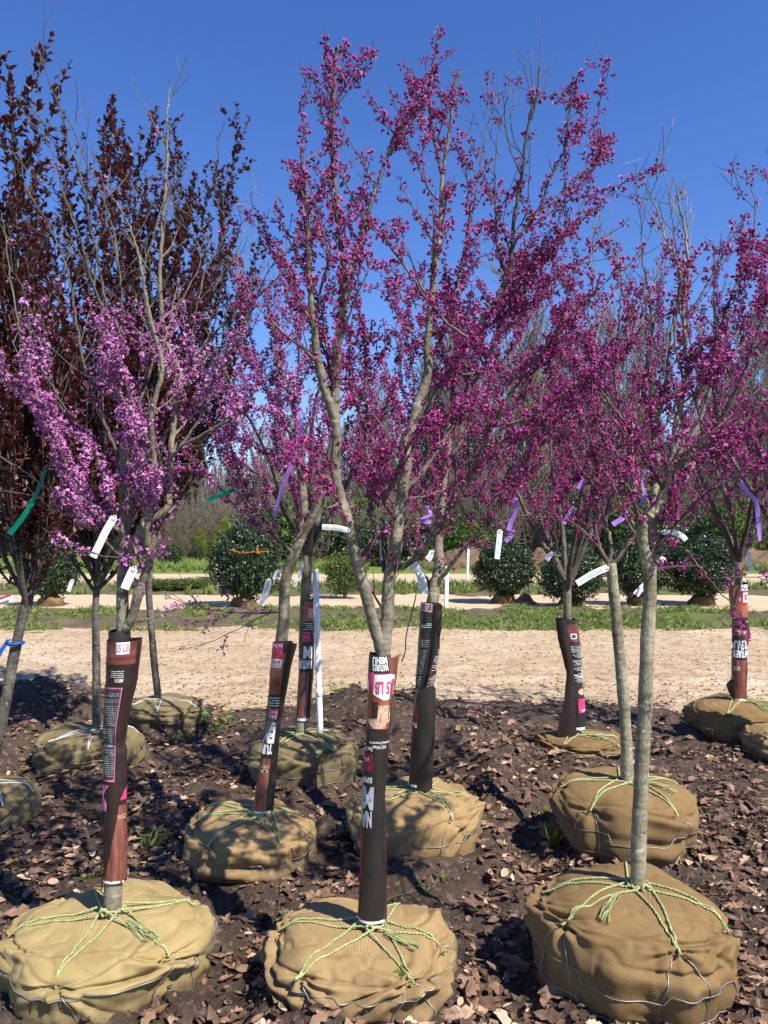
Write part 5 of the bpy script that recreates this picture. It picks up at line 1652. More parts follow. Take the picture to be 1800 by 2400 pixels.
label_tag([(268, 1212), (248, 1245), (232, 1278), (218, 1306)], 2.56, 0.024, 'white printed label slanting down from the pale pink redbud\'s branch', seed=1)
label_tag([(314, 1332), (305, 1350), (292, 1380)], 2.62, 0.028, 'white printed label just above the flared bag', seed=2)
label_tag([(170, 1360), (165, 1372), (160, 1386)], 5.0, 0.026, 'small white label in the plum with the straight speckled trunk', seed=3)
label_tag([(630, 1360), (624, 1385), (612, 1418)], 3.3, 0.028, 'white printed label hanging left of the leaning bag\'s trunk', seed=4)
label_tag([(660, 1338), (648, 1342), (642, 1358)], 3.6, 0.016, 'white label bent over a twig by the rose redbud\'s trunk', lines=0, seed=5)
label_tag([(708, 1318), (704, 1340), (690, 1374)], 4.4, 0.022, 'narrow white label above the bag beside the plastic pipe', seed=6)
label_tag([(815, 1243), (790, 1237), (755, 1235)], 2.55, 0.019, 'white label sticking out sideways from the forked redbud\'s left stem', seed=7)
label_tag([(960, 1310), (978, 1335), (990, 1362), (994, 1392)], 2.85, 0.030, 'broad curved white label covered in print above the 35 LB tag', lines=4, seed=8)
label_tag([(1172, 1244), (1169, 1275), (1165, 1310)], 3.45, 0.024, 'white label hanging straight down under a purple ribbon', lines=1, seed=9)
label_tag([(1424, 1330), (1390, 1345), (1352, 1368)], 3.55, 0.030, 'long white printed label pointing away from the slim bare trunk', lines=3, seed=10)
label_tag([(1512, 1372), (1500, 1382), (1490, 1395)], 2.75, 0.022, 'small white label behind the pale unwrapped trunk', seed=11)
label_tag([(1556, 1248), (1580, 1248), (1598, 1256), (1608, 1266)], 2.6, 0.018, 'folded blank white label on the pale trunk\'s cut side branch', lines=0, seed=12)
label_tag([(1754, 1296), (1757, 1318), (1760, 1340)], 5.6, 0.034, 'white label hanging above the gaping bag by the road', lines=0, seed=13)
label_tag([(1014, 1292), (1010, 1302), (1002, 1312)], 3.9, 0.034, 'small white label behind the broad curved one', lines=2, seed=14)
label_tag([(1296, 1296), (1288, 1302), (1281, 1312)], 5.1, 0.034, 'small white label low on the redbud cinched with white string', lines=0, seed=15)
label_tag([(-10, 1412), (12, 1408), (32, 1400)], 3.9, 0.030, 'white label with a red strip on the plum with the blue ribbon', lines=0, seed=16)
t = [o for o in COL.objects if o.name.startswith('plant_label')][-1]
V = [tuple(at(px, py, 3.88)) for px, py in ((-10, 1403), (26, 1392), (26, 1397), (-10, 1409))]
link('red_strip', mesh_np('red_strip', V, [np.array([[0, 1, 2, 3]])], False), M['red_paper'], t)
# a white collar round the pale trunk's side stem
t = Tubes(); c = at(1546, 1311, 2.68)
ax = Vector((0.35, 0, 0.9)).normalized()
t.add([c - ax * 0.011, c - ax * 0.0105, c + ax * 0.0105, c + ax * 0.011], [0.016, 0.0178, 0.0178, 0.016], 14)
o = link('stem_collar', t.mesh('stem_collar'), M['paper']); tag(o, 'pale paper collar round the pale trunk\'s side stem', 'label')

# white plastic pipe standing beside the third-row redbud
base = at(748, 1632, 4.75); top = at(739, 1380, 4.75)
pr = empty('plastic_pipe', base, 'white jointed plastic pipe standing beside the short bag and its redbud', 'pipe')
def seg(a, b, r, name):
    t = Tubes(); p, q = base.lerp(top, a), base.lerp(top, b)
    t.add([p, p.lerp(q, 0.02), p.lerp(q, 0.98), q], [r * 0.93, r, r, r * 0.93], 16, cap=True)
    link(name, t.mesh(name), M['pvc'], pr)
g0 = base - (top - base).normalized() * 0.22
t = Tubes(); t.add([g0, top + Vector((0, 0, 0.12))], [0.0175, 0.0175], 16, cap=True); link('tube', t.mesh('tube'), M['pvc'], pr)
for a, b in ((0.0, 0.075), (0.235, 0.33), (0.50, 0.60)): seg(a, b, 0.0205, 'coupling')

# loose black cord hanging by the black bag
P = catmull([at(978, 1366, 3.55), at(974, 1400, 3.5), at(962, 1448, 3.5), at(952, 1490, 3.48), at(950, 1525, 3.48), at(942, 1550, 3.47)], 6)
tag(link('loose_cord', tube_mesh('loose_cord', P, [0.0032] * (len(P) - 1) + [0.0045], 6), M['black_cord']), 'loose black cord dangling beside the upright 35 LB tag', 'cord')

# orange tape on the holly is added with the holly below

# ================================================================== SHRUBS AND WOODLAND BEHIND THE ROAD
def shrub_parts(seed, leaves, leaf, mat, fine=1.0, hollow=0.55, columnar=False, leaf_scale=(0.7, 1.3)):
    """unit shrub (height 1, radius 0.5): foliage mesh and stem mesh"""
    rng = random.Random(seed)
    lumps = [(rand_dir(rng), rng.uniform(0.16, 0.34)) for _ in range(26)]
    mats, tints = [], []
    while len(mats) < leaves:
        d = rand_dir(rng)
        rad = 0.80 + 0.26 * noise.noise(d * 2.0 + Vector((seed, 0, 0))) + 0.22 * noise.noise(d * 5.0 + Vector((0, seed, 0)))
        rr = rad * (hollow + (1 - hollow) * rng.random() ** 0.45)
        if noise.noise(d * 9.0 + Vector((seed, seed, 0))) < -0.28 and rr > 0.72 * rad: continue
        p = Vector((d.x * 0.5 * rr, d.y * 0.5 * rr, 0.5 + d.z * 0.5 * rr))
        if columnar:
            q = p.z
            k = (1 - q) ** 0.55 * 1.25 if q > 0.12 else 0.9
            p.x *= k; p.y *= k
        nrm = (d + rand_dir(rng) * 0.8).normalized()
        x = nrm.cross(rand_dir(rng)) + d * 0.5
        if columnar: x = Vector((d.x * 0.25, d.y * 0.25, 1)) + rand_dir(rng) * 0.3
        mats.append(basis(p, x, nrm, rng.uniform(*leaf_scale)))
        tints.append(rng.gauss(0, 0.14) + 0.30 * noise.noise(p * 9.0))
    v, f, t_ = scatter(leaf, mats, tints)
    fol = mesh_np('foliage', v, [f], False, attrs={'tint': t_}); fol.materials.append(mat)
    t = Tubes()
    for k in range(7):
        a = rng.uniform(0, 6.28)
        e = Vector((0.30 * math.cos(a), 0.30 * math.sin(a), rng.uniform(0.55, 0.85)))
        t.add(catmull([Vector((0, 0, -0.05)), Vector((e.x * 0.25, e.y * 0.25, 0.25)), e], 4), np.linspace(0.02, 0.004, 9), 5)
    st = t.mesh('stems'); st.materials.append(M['bark_far'])
    return fol, st

def put_shrub(proto, name, px, base_py, D, height, width, rz, label, group, cat='shrub', z=None):
    fol, st = proto
    b = at(px, base_py, D)
    if z is not None: b.z = z
    root = empty(name, b, label, cat, group)
    root.rotation_euler.z = rz
    for nm, me in (('foliage', fol), ('stems', st)):
        o = bpy.data.objects.new(nm, me); COL.objects.link(o)
        o.parent = root
        o.scale = (width, width, height)
        if nm == 'foliage': o['kind'] = 'stuff'
    return root

small_leaf = leaf_template(0.040, 0.024, 0.10, 0.05)
big_leaf = leaf_template(0.052, 0.030, 0.12, 0.08)
HOLLY = [shrub_parts(61, 9000, small_leaf, M['holly_leaf']), shrub_parts(67, 9000, small_leaf, M['holly_leaf'])]
BUSH = [shrub_parts(71, 3800, big_leaf, M['bush_leaf'], hollow=0.3), shrub_parts(73, 3800, big_leaf, M['holly_leaf'], hollow=0.3)]
CONE = shrub_parts(79, 5200, leaf_template(0.05, 0.016, 0.05, 0.0), M['conifer_leaf'], hollow=0.6, columnar=True)

def holly_with_ball(i, px, base_py, D, h, w, rz, label, seed):
    b = at(px, base_py, D)
    r_ = put_shrub(HOLLY[i], 'holly_shrub', px, base_py, D, h, w, rz, label, 'round hollies behind the road', z=0.04)
    R0 = 0.30
    V = []
    nu, nv = 36, 20
    for j in range(nv):
        s = j / (nv - 1)
        a = s * math.pi * 0.9
        for k in range(nu):
            th = 2 * math.pi * k / nu
            q = Vector((R0 * math.sin(a) ** 0.7 * math.cos(th), R0 * math.sin(a) ** 0.7 * math.sin(th), 0.04 + 0.20 * math.cos(a)))
            q += q.normalized() * 0.05 * noise.noise(q * 6 + Vector((seed, 0, 0)))
            V.append((b.x + q.x, b.y + q.y, q.z))
    me = mesh_np('root_ball', np.array(V), [grid_faces(nu, nv, True)], True, uv=np.array(V)[:, :2])
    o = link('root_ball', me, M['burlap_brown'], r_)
    o.matrix_parent_inverse = (Matrix.Translation(r_.location) @ Matrix.Rotation(rz, 4, 'Z')).inverted()
    return r_

holly_with_ball(0, 572, 1418, 17.6, 2.05, 1.85, 0.3, 'dark round holly with orange tape across it', 1)
holly_with_ball(1, 1180, 1402, 18.6, 1.65, 1.75, 1.3, 'dark holly right of the two white posts', 2)
holly_with_ball(0, 1500, 1412, 18.0, 1.75, 1.50, 2.3, 'dark holly seen behind the pale unwrapped trunk', 3)
holly_with_ball(1, 1645, 1414, 18.0, 1.75, 1.95, 3.1, 'broad dark holly left of the gaping bag by the road', 4)
holly_with_ball(0, 1340, 1424, 17.4, 1.45, 1.7, 4.0, 'dark holly behind the redbud cinched with white string', 5)
holly_with_ball(1, 120, 1416, 17.8, 1.7, 1.5, 5.0, 'dark holly behind the plum with the blue ribbon', 6)
put_shrub(BUSH[0], 'leafy_bush', 808, 1398, 20.0, 1.35, 1.35, 0.7, 'light green loose bush behind the forked redbud', None, z=0.02)
put_shrub(CONE, 'arborvitae', 527, 1330, 30.0, 2.5, 1.1, 0.0, 'bright yellow-green upright conifer behind the taped holly', 'upright conifers', 'conifer', z=0.0)
for i, (px, D, h, w) in enumerate(((470, 46, 2.2, 1.0), (500, 47, 1.9, 0.9), (430, 52, 1.7, 1.0))):
    put_shrub(CONE, 'arborvitae', px, 1300, D, h, w, i * 1.3, 'small yellow-green conifer in the row beyond the meadow', 'conifers in the row beyond the meadow', 'conifer', z=0.0)
rr = random.Random(83)
for i in range(12):
    put_shrub(BUSH[1], 'young_shrub', 255 + i * 26 + rr.uniform(-6, 6), 1320, 40 + rr.uniform(-3, 9), rr.uniform(0.9, 1.5), rr.uniform(0.7, 1.1), rr.uniform(0, 6), 'small dark green shrub in the meadow row', 'dark shrubs in the meadow row', z=0.05)
for i in range(26):
    px = 560 + i * 52 + rr.uniform(-15, 15)
    put_shrub(BUSH[i % 2], 'thicket_shrub', px, 1300, 41 + rr.uniform(-2, 12), rr.uniform(2.6, 5.2), rr.uniform(3.2, 5.2), rr.uniform(0, 6), 'tall thicket shrub in the wood edge behind the paths, ' + ('light green' if i % 2 == 0 else 'dark green'), 'thicket along the wood edge, ' + ('light' if i % 2 == 0 else 'dark'), z=-0.2)
for i in range(9):
    px = -60 + i * 62 + rr.uniform(-15, 15)
    put_shrub(BUSH[(i + 1) % 2], 'hedge_shrub', px, 1290, 62 + rr.uniform(-4, 12), rr.uniform(2.4, 4.4), rr.uniform(4.0, 6.0), rr.uniform(0, 6), 'shrub in the far hedge beyond the meadow, ' + ('light green' if (i + 1) % 2 == 0 else 'dark green'), 'far hedge beyond the meadow, ' + ('light' if (i + 1) % 2 == 0 else 'dark'), z=-0.2)
# low green ground cover on the strip between the two far paths
for i, (px, w) in enumerate(((395, 1.6), (440, 1.3), (350, 1.2), (480, 1.0))):
    put_shrub(BUSH[0], 'low_plant', px, 1390, 22.6 + 0.3 * i, 0.42, w, i, 'low green mound of leaves on the strip between the paths', 'low plants between the paths', 'plant', z=0.0)

# orange tape round the holly
P = [at(px, py, 16.75) for px, py in ((537, 1288), (552, 1292), (575, 1296), (592, 1293), (606, 1294), (630, 1291))]
V = []
for p in catmull(P, 4): V += [tuple(p - Vector((0, 0, 0.009))), tuple(p + Vector((0, 0, 0.009)))]
ro = empty('orange_tape', P[0], 'orange tape stretched across the dark round holly', 'tape')
link('strip', mesh_np('strip', np.array(V), [grid_faces(2, len(V) // 2)], True, attrs={'tint': np.full(len(V), 0.5)}), M['orange_ribbon'], ro)
V = [tuple(at(px, py, 16.72)) for px, py in ((601, 1282), (605, 1284), (607, 1298), (602, 1298))]
link('tail', mesh_np('tail', np.array(V), [np.array([[0, 1, 2, 3]])], False, attrs={'tint': np.full(4, 0.5)}), M['orange_ribbon'], ro)

# white posts
def post(px, py_t, D, label):
    b = at(px, 1400, D); b.z = -0.1
    t_ = at(px + 3, py_t, D)
    r_ = empty('white_post', b, label, 'post', None)
    t = Tubes(); t.add([b, t_], [0.042, 0.042], 12, cap=True); link('tube', t.mesh('tube'), M['pvc'], r_)
    t = Tubes(); t.add([t_ - Vector((0, 0, 0.05)), t_ + Vector((0, 0, 0.01))], [0.05, 0.05], 12, cap=True); link('cap', t.mesh('cap'), M['pvc'], r_)
post(1045, 1328, 17.0, 'white post at the near edge of the gravel path')
post(1095, 1275, 28.5, 'white post farther off on the far path')

# soil heaps and an old stump-like root ball
def heap(name, px, D, rx, ry, h, seed, mat, label, cat):
    c = at(px, 1350, D); c.z = -0.12
    nu, nv = 60, 26
    V = []
    for j in range(nv):
        s = j / (nv - 1)
        for k in range(nu):
            th = 2 * math.pi * k / nu
            q = Vector((math.cos(th) * s, math.sin(th) * s, 0))
            z = h * (1 - s * s) ** 1.1 * (1 + 0.5 * noise.noise(q * 3 + Vector((seed, 0, 0)))) + 0.10 * h * noise.noise(q * 11 + Vector((seed, 1, 0)))
            V.append((c.x + q.x * rx, c.y + q.y * ry, c.z + z + 0.1 * (1 - s)))
    return tag(link(name, mesh_np(name, np.array(V), [grid_faces(nu, nv, True)], True), mat), label, cat)
heap('soil_heap', 1085, 38.0, 2.6, 1.6, 0.95, 3, M['mound_soil'], 'reddish soil heap behind the farther white post', 'soil heap')
heap('soil_heap', 1265, 37.0, 2.4, 1.5, 0.95, 5, M['mound_soil'], 'reddish soil heap behind the right-hand holly ball', 'soil heap')
heap('soil_heap', 1740, 39.0, 3.2, 1.6, 1.1, 7, M['mound_soil'], 'reddish soil heap beyond the broad dark holly', 'soil heap')
heap('boulder', 1228, 18.2, 0.42, 0.36, 0.24, 9, M['burlap_olive'] if False else M['mound_soil'], 'low brown clod of roots and soil under the holly', 'clod')

# ---- bare woodland trees
def bare_tree(seed, height, spread, twig_n=1.0, leaf=None):
    rng = random.Random(seed)
    T = Tree(seed)
    f = Vector((0, 0, -0.3))
    topz = height
    T.limb([f, Vector((0.1, 0, height * 0.3)), Vector((rng.uniform(-.4, .4), 0.2, height * 0.62)), Vector((rng.uniform(-.6, .6), 0.1, height))], height * 0.017, 0.02, 0, jitter=0.05)
    tk = T.limbs[0]
    def sp(L, spacing, lmin, lmax, lev, t0, up):
        T.spawn(L, spacing, lmin, lmax, lev, t0=t0, t1=0.99, up=up, ang=(24, 58), rfrac=0.6)
    def wander(p0, d0, length, r0, r1, level, root, up=0.25, zig=0.16, seg=0.065):
        return Tree.wander(T, p0, d0, length, max(0.026, 0.0125 * length), 0.020, level, root, up=up * 0.10, zig=0.13, seg=max(0.28, length / 9))
    T.wander = wander
    sp(tk, 0.36, height * 0.20, height * 0.42, 1, 0.25, 0.5)
    for L in [l for l in T.limbs if l.level == 1]: sp(L, 0.55, height * 0.07, height * 0.17, 2, 0.15, 0.4)
    for L in [l for l in T.limbs if l.level == 2]: sp(L, 0.19 / twig_n, height * 0.03, height * 0.085, 3, 0.1, 0.3)
    t = Tubes()
    for L in T.limbs[:1]: t.add(L.p, L.r, 8)
    trunk = t.mesh('trunk'); trunk.materials.append(M['bark_far'])
    t = Tubes()
    for L in T.limbs[1:]: t.add(L.p, L.r, 5 if L.level == 1 else 3)
    crown = t.mesh('branches'); crown.materials.append(M['twig_far'])
    lv = None
    if leaf:
        mats, tints = [], []
        for L in T.limbs:
            if L.level < 2: continue
            for p in L.p:
                for _ in range(leaf):
                    mats.append(basis(p + rand_dir(rng) * 0.2, rand_dir(rng), rand_dir(rng), rng.uniform(0.7, 1.4))); tints.append(rng.gauss(0, 0.15))
        v, f_, t_ = scatter(leaf_template(0.13, 0.08), mats, tints)
        lv = mesh_np('foliage', v, [f_], False, attrs={'tint': t_}); lv.materials.append(M['spring_leaf'])
    print('bare tree', len(T.limbs), len(crown.polygons))
    return trunk, crown, lv

WOOD = [bare_tree(101, 15.0, 5), bare_tree(103, 17.0, 5), bare_tree(107, 13.0, 5), bare_tree(109, 12.0, 5, 0.8, leaf=2)]
def brush_proto(seed, n, mat):
    rng = random.Random(seed)
    t = Tubes()
    for k in range(n):
        a = rng.uniform(0, 6.28); q = rng.random() ** 0.5
        b = Vector((math.cos(a) * q * 0.42, math.sin(a) * q * 0.42, -0.02))
        h = (1 - 0.55 * q) * rng.uniform(0.55, 1.05)
        e = b + Vector((math.cos(a) * 0.14 * rng.random(), math.sin(a) * 0.14 * rng.random(), h))
        m_ = b.lerp(e, 0.5) + rand_dir(rng) * 0.03
        t.add([b, m_, e], [0.0036, 0.0028, 0.0018], 3)
        for j in range(9):
            u = rng.uniform(0.2, 1.0)
            p = b.lerp(m_, u * 2) if u < 0.5 else m_.lerp(e, u * 2 - 1)
            d = (rand_dir(rng) + Vector((0, 0, 0.7))).normalized()
            t.add([p, p + d * rng.uniform(0.05, 0.14)], [0.0022, 0.0016], 3)
    me = t.mesh('stems'); me.materials.append(mat)
    return me
M['brush_twig'] = noise_mat('brush_twigs', [(0.3, (0.11, 0.095, 0.055)), (0.7, (0.20, 0.175, 0.105))], scale=3.0)
BRUSH = [brush_proto(131, 420, M['brush_twig']), brush_proto(137, 420, M['twig_far'])]
for i in range(34):
    px = 380 + i * 46 + rr.uniform(-14, 14)
    D = rr.uniform(44, 58)
    root = empty('brush_clump', (at(px, 1262, D).x, D, -0.2), 'clump of bare olive-brown brush at the wood edge' if i % 2 == 0 else 'clump of bare grey-brown brush at the wood edge', 'brush', 'bare brush at the wood edge, ' + ('olive' if i % 2 == 0 else 'grey'))
    root.rotation_euler.z = rr.uniform(0, 6)
    o = bpy.data.objects.new('stems', BRUSH[i % 2]); COL.objects.link(o); o.parent = root
    o['kind'] = 'stuff'
    wd = rr.uniform(5.0, 7.5); o.scale = (wd, wd, rr.uniform(5.0, 9.0) * (0.75 if px < 900 else 1.0))
def put_tree(k, px, D, sc, rz, label, group):
    trunk, crown, lv = WOOD[k]
    root = empty('woodland_tree', (at(px, 1262, D).x, D, 0), label, 'tree', group)
    root.rotation_euler.z = rz; root.scale = (sc, sc, sc)
    for nm, me in (('trunk', trunk), ('crown', crown), ('foliage', lv)):
        if me is None: continue
        o = bpy.data.objects.new(nm, me); COL.objects.link(o); o.parent = root
        if nm == 'foliage': o['kind'] = 'stuff'
for i in range(64):
    px = 620 + i * 20.5 + rr.uniform(-20, 20)
    k = rr.choice([0, 0, 1, 1, 2, 3])
    D = rr.uniform(48, 78)
    sc = rr.uniform(0.68, 0.95) * (1.22 if 1130 < px < 1460 else (0.8 if px < 950 else 1.0))
    put_tree(k, px, D, sc, rr.uniform(0, 6), 'bare grey-brown tree in the wood behind the paths' if k < 3 else 'tree with pale yellow-green new leaves in the wood behind the paths', 'bare trees in the wood' if k < 3 else 'new-leafed trees in the wood')
for i in range(26):
    px = -150 + i * 38 + rr.uniform(-20, 20)
    k = rr.choice([0, 1, 2, 2, 3])
    D = rr.uniform(75, 105)
    put_tree(k, px, D, rr.uniform(0.55, 0.85), rr.uniform(0, 6), 'bare far-off tree beyond the meadow' if k < 3 else 'far-off tree with pale new leaves beyond the meadow', 'bare trees beyond the meadow' if k < 3 else 'new-leafed trees beyond the meadow')

# the far wood that closes the view: too distant to tell its stems apart
rng = random.Random(151)
t = Tubes()
for k in range(11000):
    D_ = rng.uniform(95, 135); px = rng.uniform(-300, 2100)
    b = Vector(((px - 900) / FPX * D_, D_, -0.3))
    edge_h = 12.0 + 4.0 * fbm(px / 130.0, 2.2, 0.4, 3) + (4.0 if px > 1000 else 0.0)
    h = edge_h * (0.35 + 0.65 * rng.random() ** 0.6)
    b.z = h * rng.uniform(0, 0.6)
    e = Vector((b.x + rng.gauss(0, 0.9), b.y, h))
    m_ = b.lerp(e, 0.5) + rand_dir(rng) * 0.3
    t.add([b, m_, e], [0.06, 0.045, 0.03], 3)
tag(link('far_wood', t.mesh('far_wood'), M['twig_far']), 'hazy grey-brown far wood closing the view', 'wood', kind='stuff')

# ================================================================== SMALL GROWTH AND LITTER
def blade_template(n, h, w, seed, lean=0.5):
    rng = random.Random(seed)
    v, f, t = [], [], []
    for k in range(n):
        a = rng.uniform(0, 6.28); l = rng.uniform(0.1, lean); hh = h * rng.uniform(0.6, 1.15)
        b = Vector((rng.uniform(-1, 1) * h * 0.25, rng.uniform(-1, 1) * h * 0.25, -0.01))
        o = Vector((math.cos(a), math.sin(a), 0)); s = Vector((-o.y, o.x, 0)) * w
        i = len(v)
        v += [b - s, b + s, b + o * l * hh * 0.4 + Vector((0, 0, hh * 0.6)) + s * 0.6, b + o * l * hh + Vector((0, 0, hh))]
        f += [(i, i + 1, i + 2), (i, i + 2, i + 3)]
        q = rng.uniform(-0.1, 0.15)
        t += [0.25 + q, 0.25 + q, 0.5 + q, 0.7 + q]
    return np.array([tuple(x) for x in v], dtype=np.float32), np.array(f, dtype=np.int32), np.array(t, dtype=np.float32)

def yaw_mats(spots, rng, smin, smax, tilt=0.0):
    out = []
    for p in spots:
        a = rng.uniform(0, 6.28)
        x = Vector((math.cos(a), math.sin(a), rng.uniform(-tilt, tilt)))
        out.append(basis(p, x, Vector((0, 0, 1)) + rand_dir(rng) * tilt, rng.uniform(smin, smax)))
    return out

rng = random.Random(201)
tufts = [blade_template(7, 0.075, 0.005, 1, 1.2), blade_template(6, 0.06, 0.007, 2, 1.6)]
spots = []
while len(spots) < 6800:
    y = rng.uniform(13.0, 17.6); x = rng.uniform(-0.62 * y - 1, 0.62 * y + 1)
    c = fbm(x * 0.8, y * 1.1, 5.5, 4)
    if c + 0.25 * rng.uniform(-1, 1) < 0.10: continue
    spots.append(Vector((x, y, VERGE_Z(x, y))))
def grass_object(name, spots, temps, smin, smax, label):
    parts = []
    for k, t_ in enumerate(temps):
        ms = yaw_mats(spots[k::len(temps)], rng, smin, smax, 0.15)
        parts.append(scatter(t_, ms, [rng.gauss(0.05, 0.16) for _ in ms]))
    v, f, t_ = join_scatter(parts)
    o = link(name, mesh_np(name, v, [f], False, attrs={'tint': t_}), M['grass'])
    return tag(o, label, 'grass', kind='stuff')
grass_object('verge_grass', spots, tufts, 0.5, 1.9, 'patchy green and straw grass on the verge beyond the road')
spots = []
while len(spots) < 5200:
    y = rng.uniform(34.5, 60); x = rng.uniform(-0.6 * y - 2, -0.02 * y) if rng.random() < 0.6 else rng.uniform(0, 0.62 * y)
    spots.append(Vector((x, y, FIELD_Z(x, y))))
grass_object('meadow_grass', spots, [blade_template(8, 0.34, 0.02, 3, 0.8)], 0.7, 1.5, 'bright green grass of the meadow beyond the paths')
spots = []
while len(spots) < 1300:
    y = rng.uniform(21.2, 25.2); x = rng.uniform(-0.62 * y, 0.62 * y)
    if fbm(x * 0.5, y * 0.7, 8.5, 3) < 0.0: continue
    spots.append(Vector((x, y, BERM_Z(x, y))))
grass_object('strip_grass', spots, [blade_template(8, 0.20, 0.012, 4, 0.8)], 0.6, 1.4, 'tufts of grass between the two far paths')

# fallen leaves
OAK = [oak_leaf_template(random.Random(300 + i)) for i in range(7)]
OVAL = [oval_leaf_template(random.Random(320 + i)) for i in range(6)]
LEAVES = OAK + OVAL
def in_ball(x, y, m=0.0):
    for k, (bx, by) in BALL_XY.items():
        if (x - bx) ** 2 + (y - by) ** 2 < (BALLS[k][2] + m) ** 2: return True
    return False
def leaf_density(x, y):
    px, py = to_px((x, y, 0.03))
    k = 0.22 + 0.38 * fbm(x * 1.6, y * 1.6, 1.5, 3)
    if px > 1080 and y < 5.6: k += 0.34
    if px > 1520: k += 0.35
    if px < 560 and y > 3.4: k += 0.50
    if 560 < px < 860 and 2.7 < y < 3.6: k += 0.45
    if 700 < px < 1150 and y > 4.6: k += 0.25
    if 960 < px < 1250 and y < 3.4: k -= 0.22
    k *= 0.35 + 1.5 * max(0.0, 0.5 + fbm(x * 2.4 + 5, y * 2.4, 7.7, 3))
    return k
spots = []
tries = 0
while len(spots) < 17500 and tries < 260000:
    tries += 1
    y = 1.75 * (7.5 / 1.75) ** rng.random()
    x = rng.uniform(-0.60 * y - 0.35, 0.60 * y + 0.35)
    if in_ball(x, y, -0.035): continue
    if rng.random() > leaf_density(x, y): continue
    spots.append((x, y))
cand = []
for x, y in spots:
    z = bed_z(x, y)
    big = rng.random() ** 2.0
    k = rng.randrange(len(LEAVES)) if rng.random() < 0.45 else 7 + rng.randrange(6)
    size = (0.040 + 0.090 * big) if k < 7 else (0.020 + 0.045 * big)
    e = 0.04
    nx, ny = -(bed_z(x + e, y) - bed_z(x - e, y)) / (2 * e), -(bed_z(x, y + e) - bed_z(x, y - e)) / (2 * e)
    nrm = Vector((nx, ny, 1)).normalized() + rand_dir(rng) * 0.55
    a = rng.uniform(0, 6.28)
    m = basis(Vector((x, y, z + 0.008 + size * 0.10)), Vector((math.cos(a), math.sin(a), rng.uniform(-0.25, 0.25))), nrm, size)
    px, py = to_px((x, y, z))
    vis = -5 < px < 1805 and py < 2405
    cand.append((size / y if vis else 0.0, k, m, rng.uniform(-0.58, -0.02) + 0.50 * (rng.random() < 0.21)))
cand.sort(key=lambda c: -c[0])
LM = []
for v, f, t_ in LEAVES:
    vs3 = []
    for q in (-0.42, -0.18, 0.16):
        me = mesh_np('fallen_leaf', v, [f], False, attrs={'tint': np.clip(t_ + q, 0, 1)}); me.materials.append(M['dead_leaf']); vs3.append(me)
    LM.append(vs3)
for sc_, k, m, tn in cand[:300]:
    o = bpy.data.objects.new('fallen_leaf', LM[k][0 if tn < -0.30 else (1 if tn < 0.0 else 2)]); COL.objects.link(o)
    o.matrix_basis = Matrix(m.tolist()); o.parent = bed
parts = []
for k in range(len(LEAVES)):
    ms = [c for c in cand[300:] if c[1] == k]
    if ms: parts.append(scatter(LEAVES[k], [c[2] for c in ms], [c[3] for c in ms]))
v, f, t_ = join_scatter(parts)
o = link('leaf_litter', mesh_np('leaf_litter', v, [f], False, attrs={'tint': np.clip(t_, 0, 1)}), M['dead_leaf'])
o.parent = bed; o['kind'] = 'stuff'

# crumbs of soil, bark and small stones
def crumb_template(seed):
    r_ = random.Random(seed)
    v = [Vector(c) * r_.uniform(0.6, 1.2) for c in ((1, 0, 0), (-1, 0, 0), (0, 0.8, 0), (0, -0.8, 0), (0, 0, 0.7), (0, 0, -0.6))]
    f = [(0, 2, 4), (2, 1, 4), (1, 3, 4), (3, 0, 4), (2, 0, 5), (1, 2, 5), (3, 1, 5), (0, 3, 5)]
    return np.array([tuple(x) for x in v], dtype=np.float32), np.array(f, dtype=np.int32), np.full(6, 0.4, dtype=np.float32)
CR = [crumb_template(i) for i in range(5)]
parts = []
for k in range(5):
    ms, tn = [], []
    for _ in range(2100):
        y = 1.75 * (7.8 / 1.75) ** rng.random(); x = rng.uniform(-0.58 * y - 0.3, 0.58 * y + 0.3)
        if in_ball(x, y, -0.02): continue
        s = 0.003 + 0.012 * rng.random() ** 2.5
        ms.append(basis(Vector((x, y, bed_z(x, y) + s * 0.35)), rand_dir(rng), rand_dir(rng), s)); tn.append(0.5 if rng.random() < 0.06 else rng.gauss(-0.05, 0.15))
    parts.append(scatter(CR[k], ms, tn))
v, f, t_ = join_scatter(parts)
o = link('soil_crumbs', mesh_np('soil_crumbs', v, [f], False, attrs={'tint': np.clip(t_, 0, 1)}), M['crumb'])
o.parent = bed; o['kind'] = 'stuff'
# bigger clods
parts = []
for k in range(5):
    ms, tn = [], []
    for _ in range(110):
        y = 2.0 * (7.6 / 2.0) ** rng.random(); x = rng.uniform(-0.58 * y, 0.58 * y)
        if in_ball(x, y, 0.0): continue
        s = 0.012 + 0.03 * rng.random() ** 2
        ms.append(basis(Vector((x, y, bed_z(x, y) + s * 0.2)), rand_dir(rng), rand_dir(rng), s)); tn.append(rng.gauss(-0.1, 0.1))
    parts.append(scatter(CR[k], ms, tn))
v, f, t_ = join_scatter(parts)
o = link('clods', mesh_np('clods', v, [f], False, attrs={'tint': np.clip(t_, 0, 1)}), M['crumb'])
o.parent = bed; o['kind'] = 'stuff'
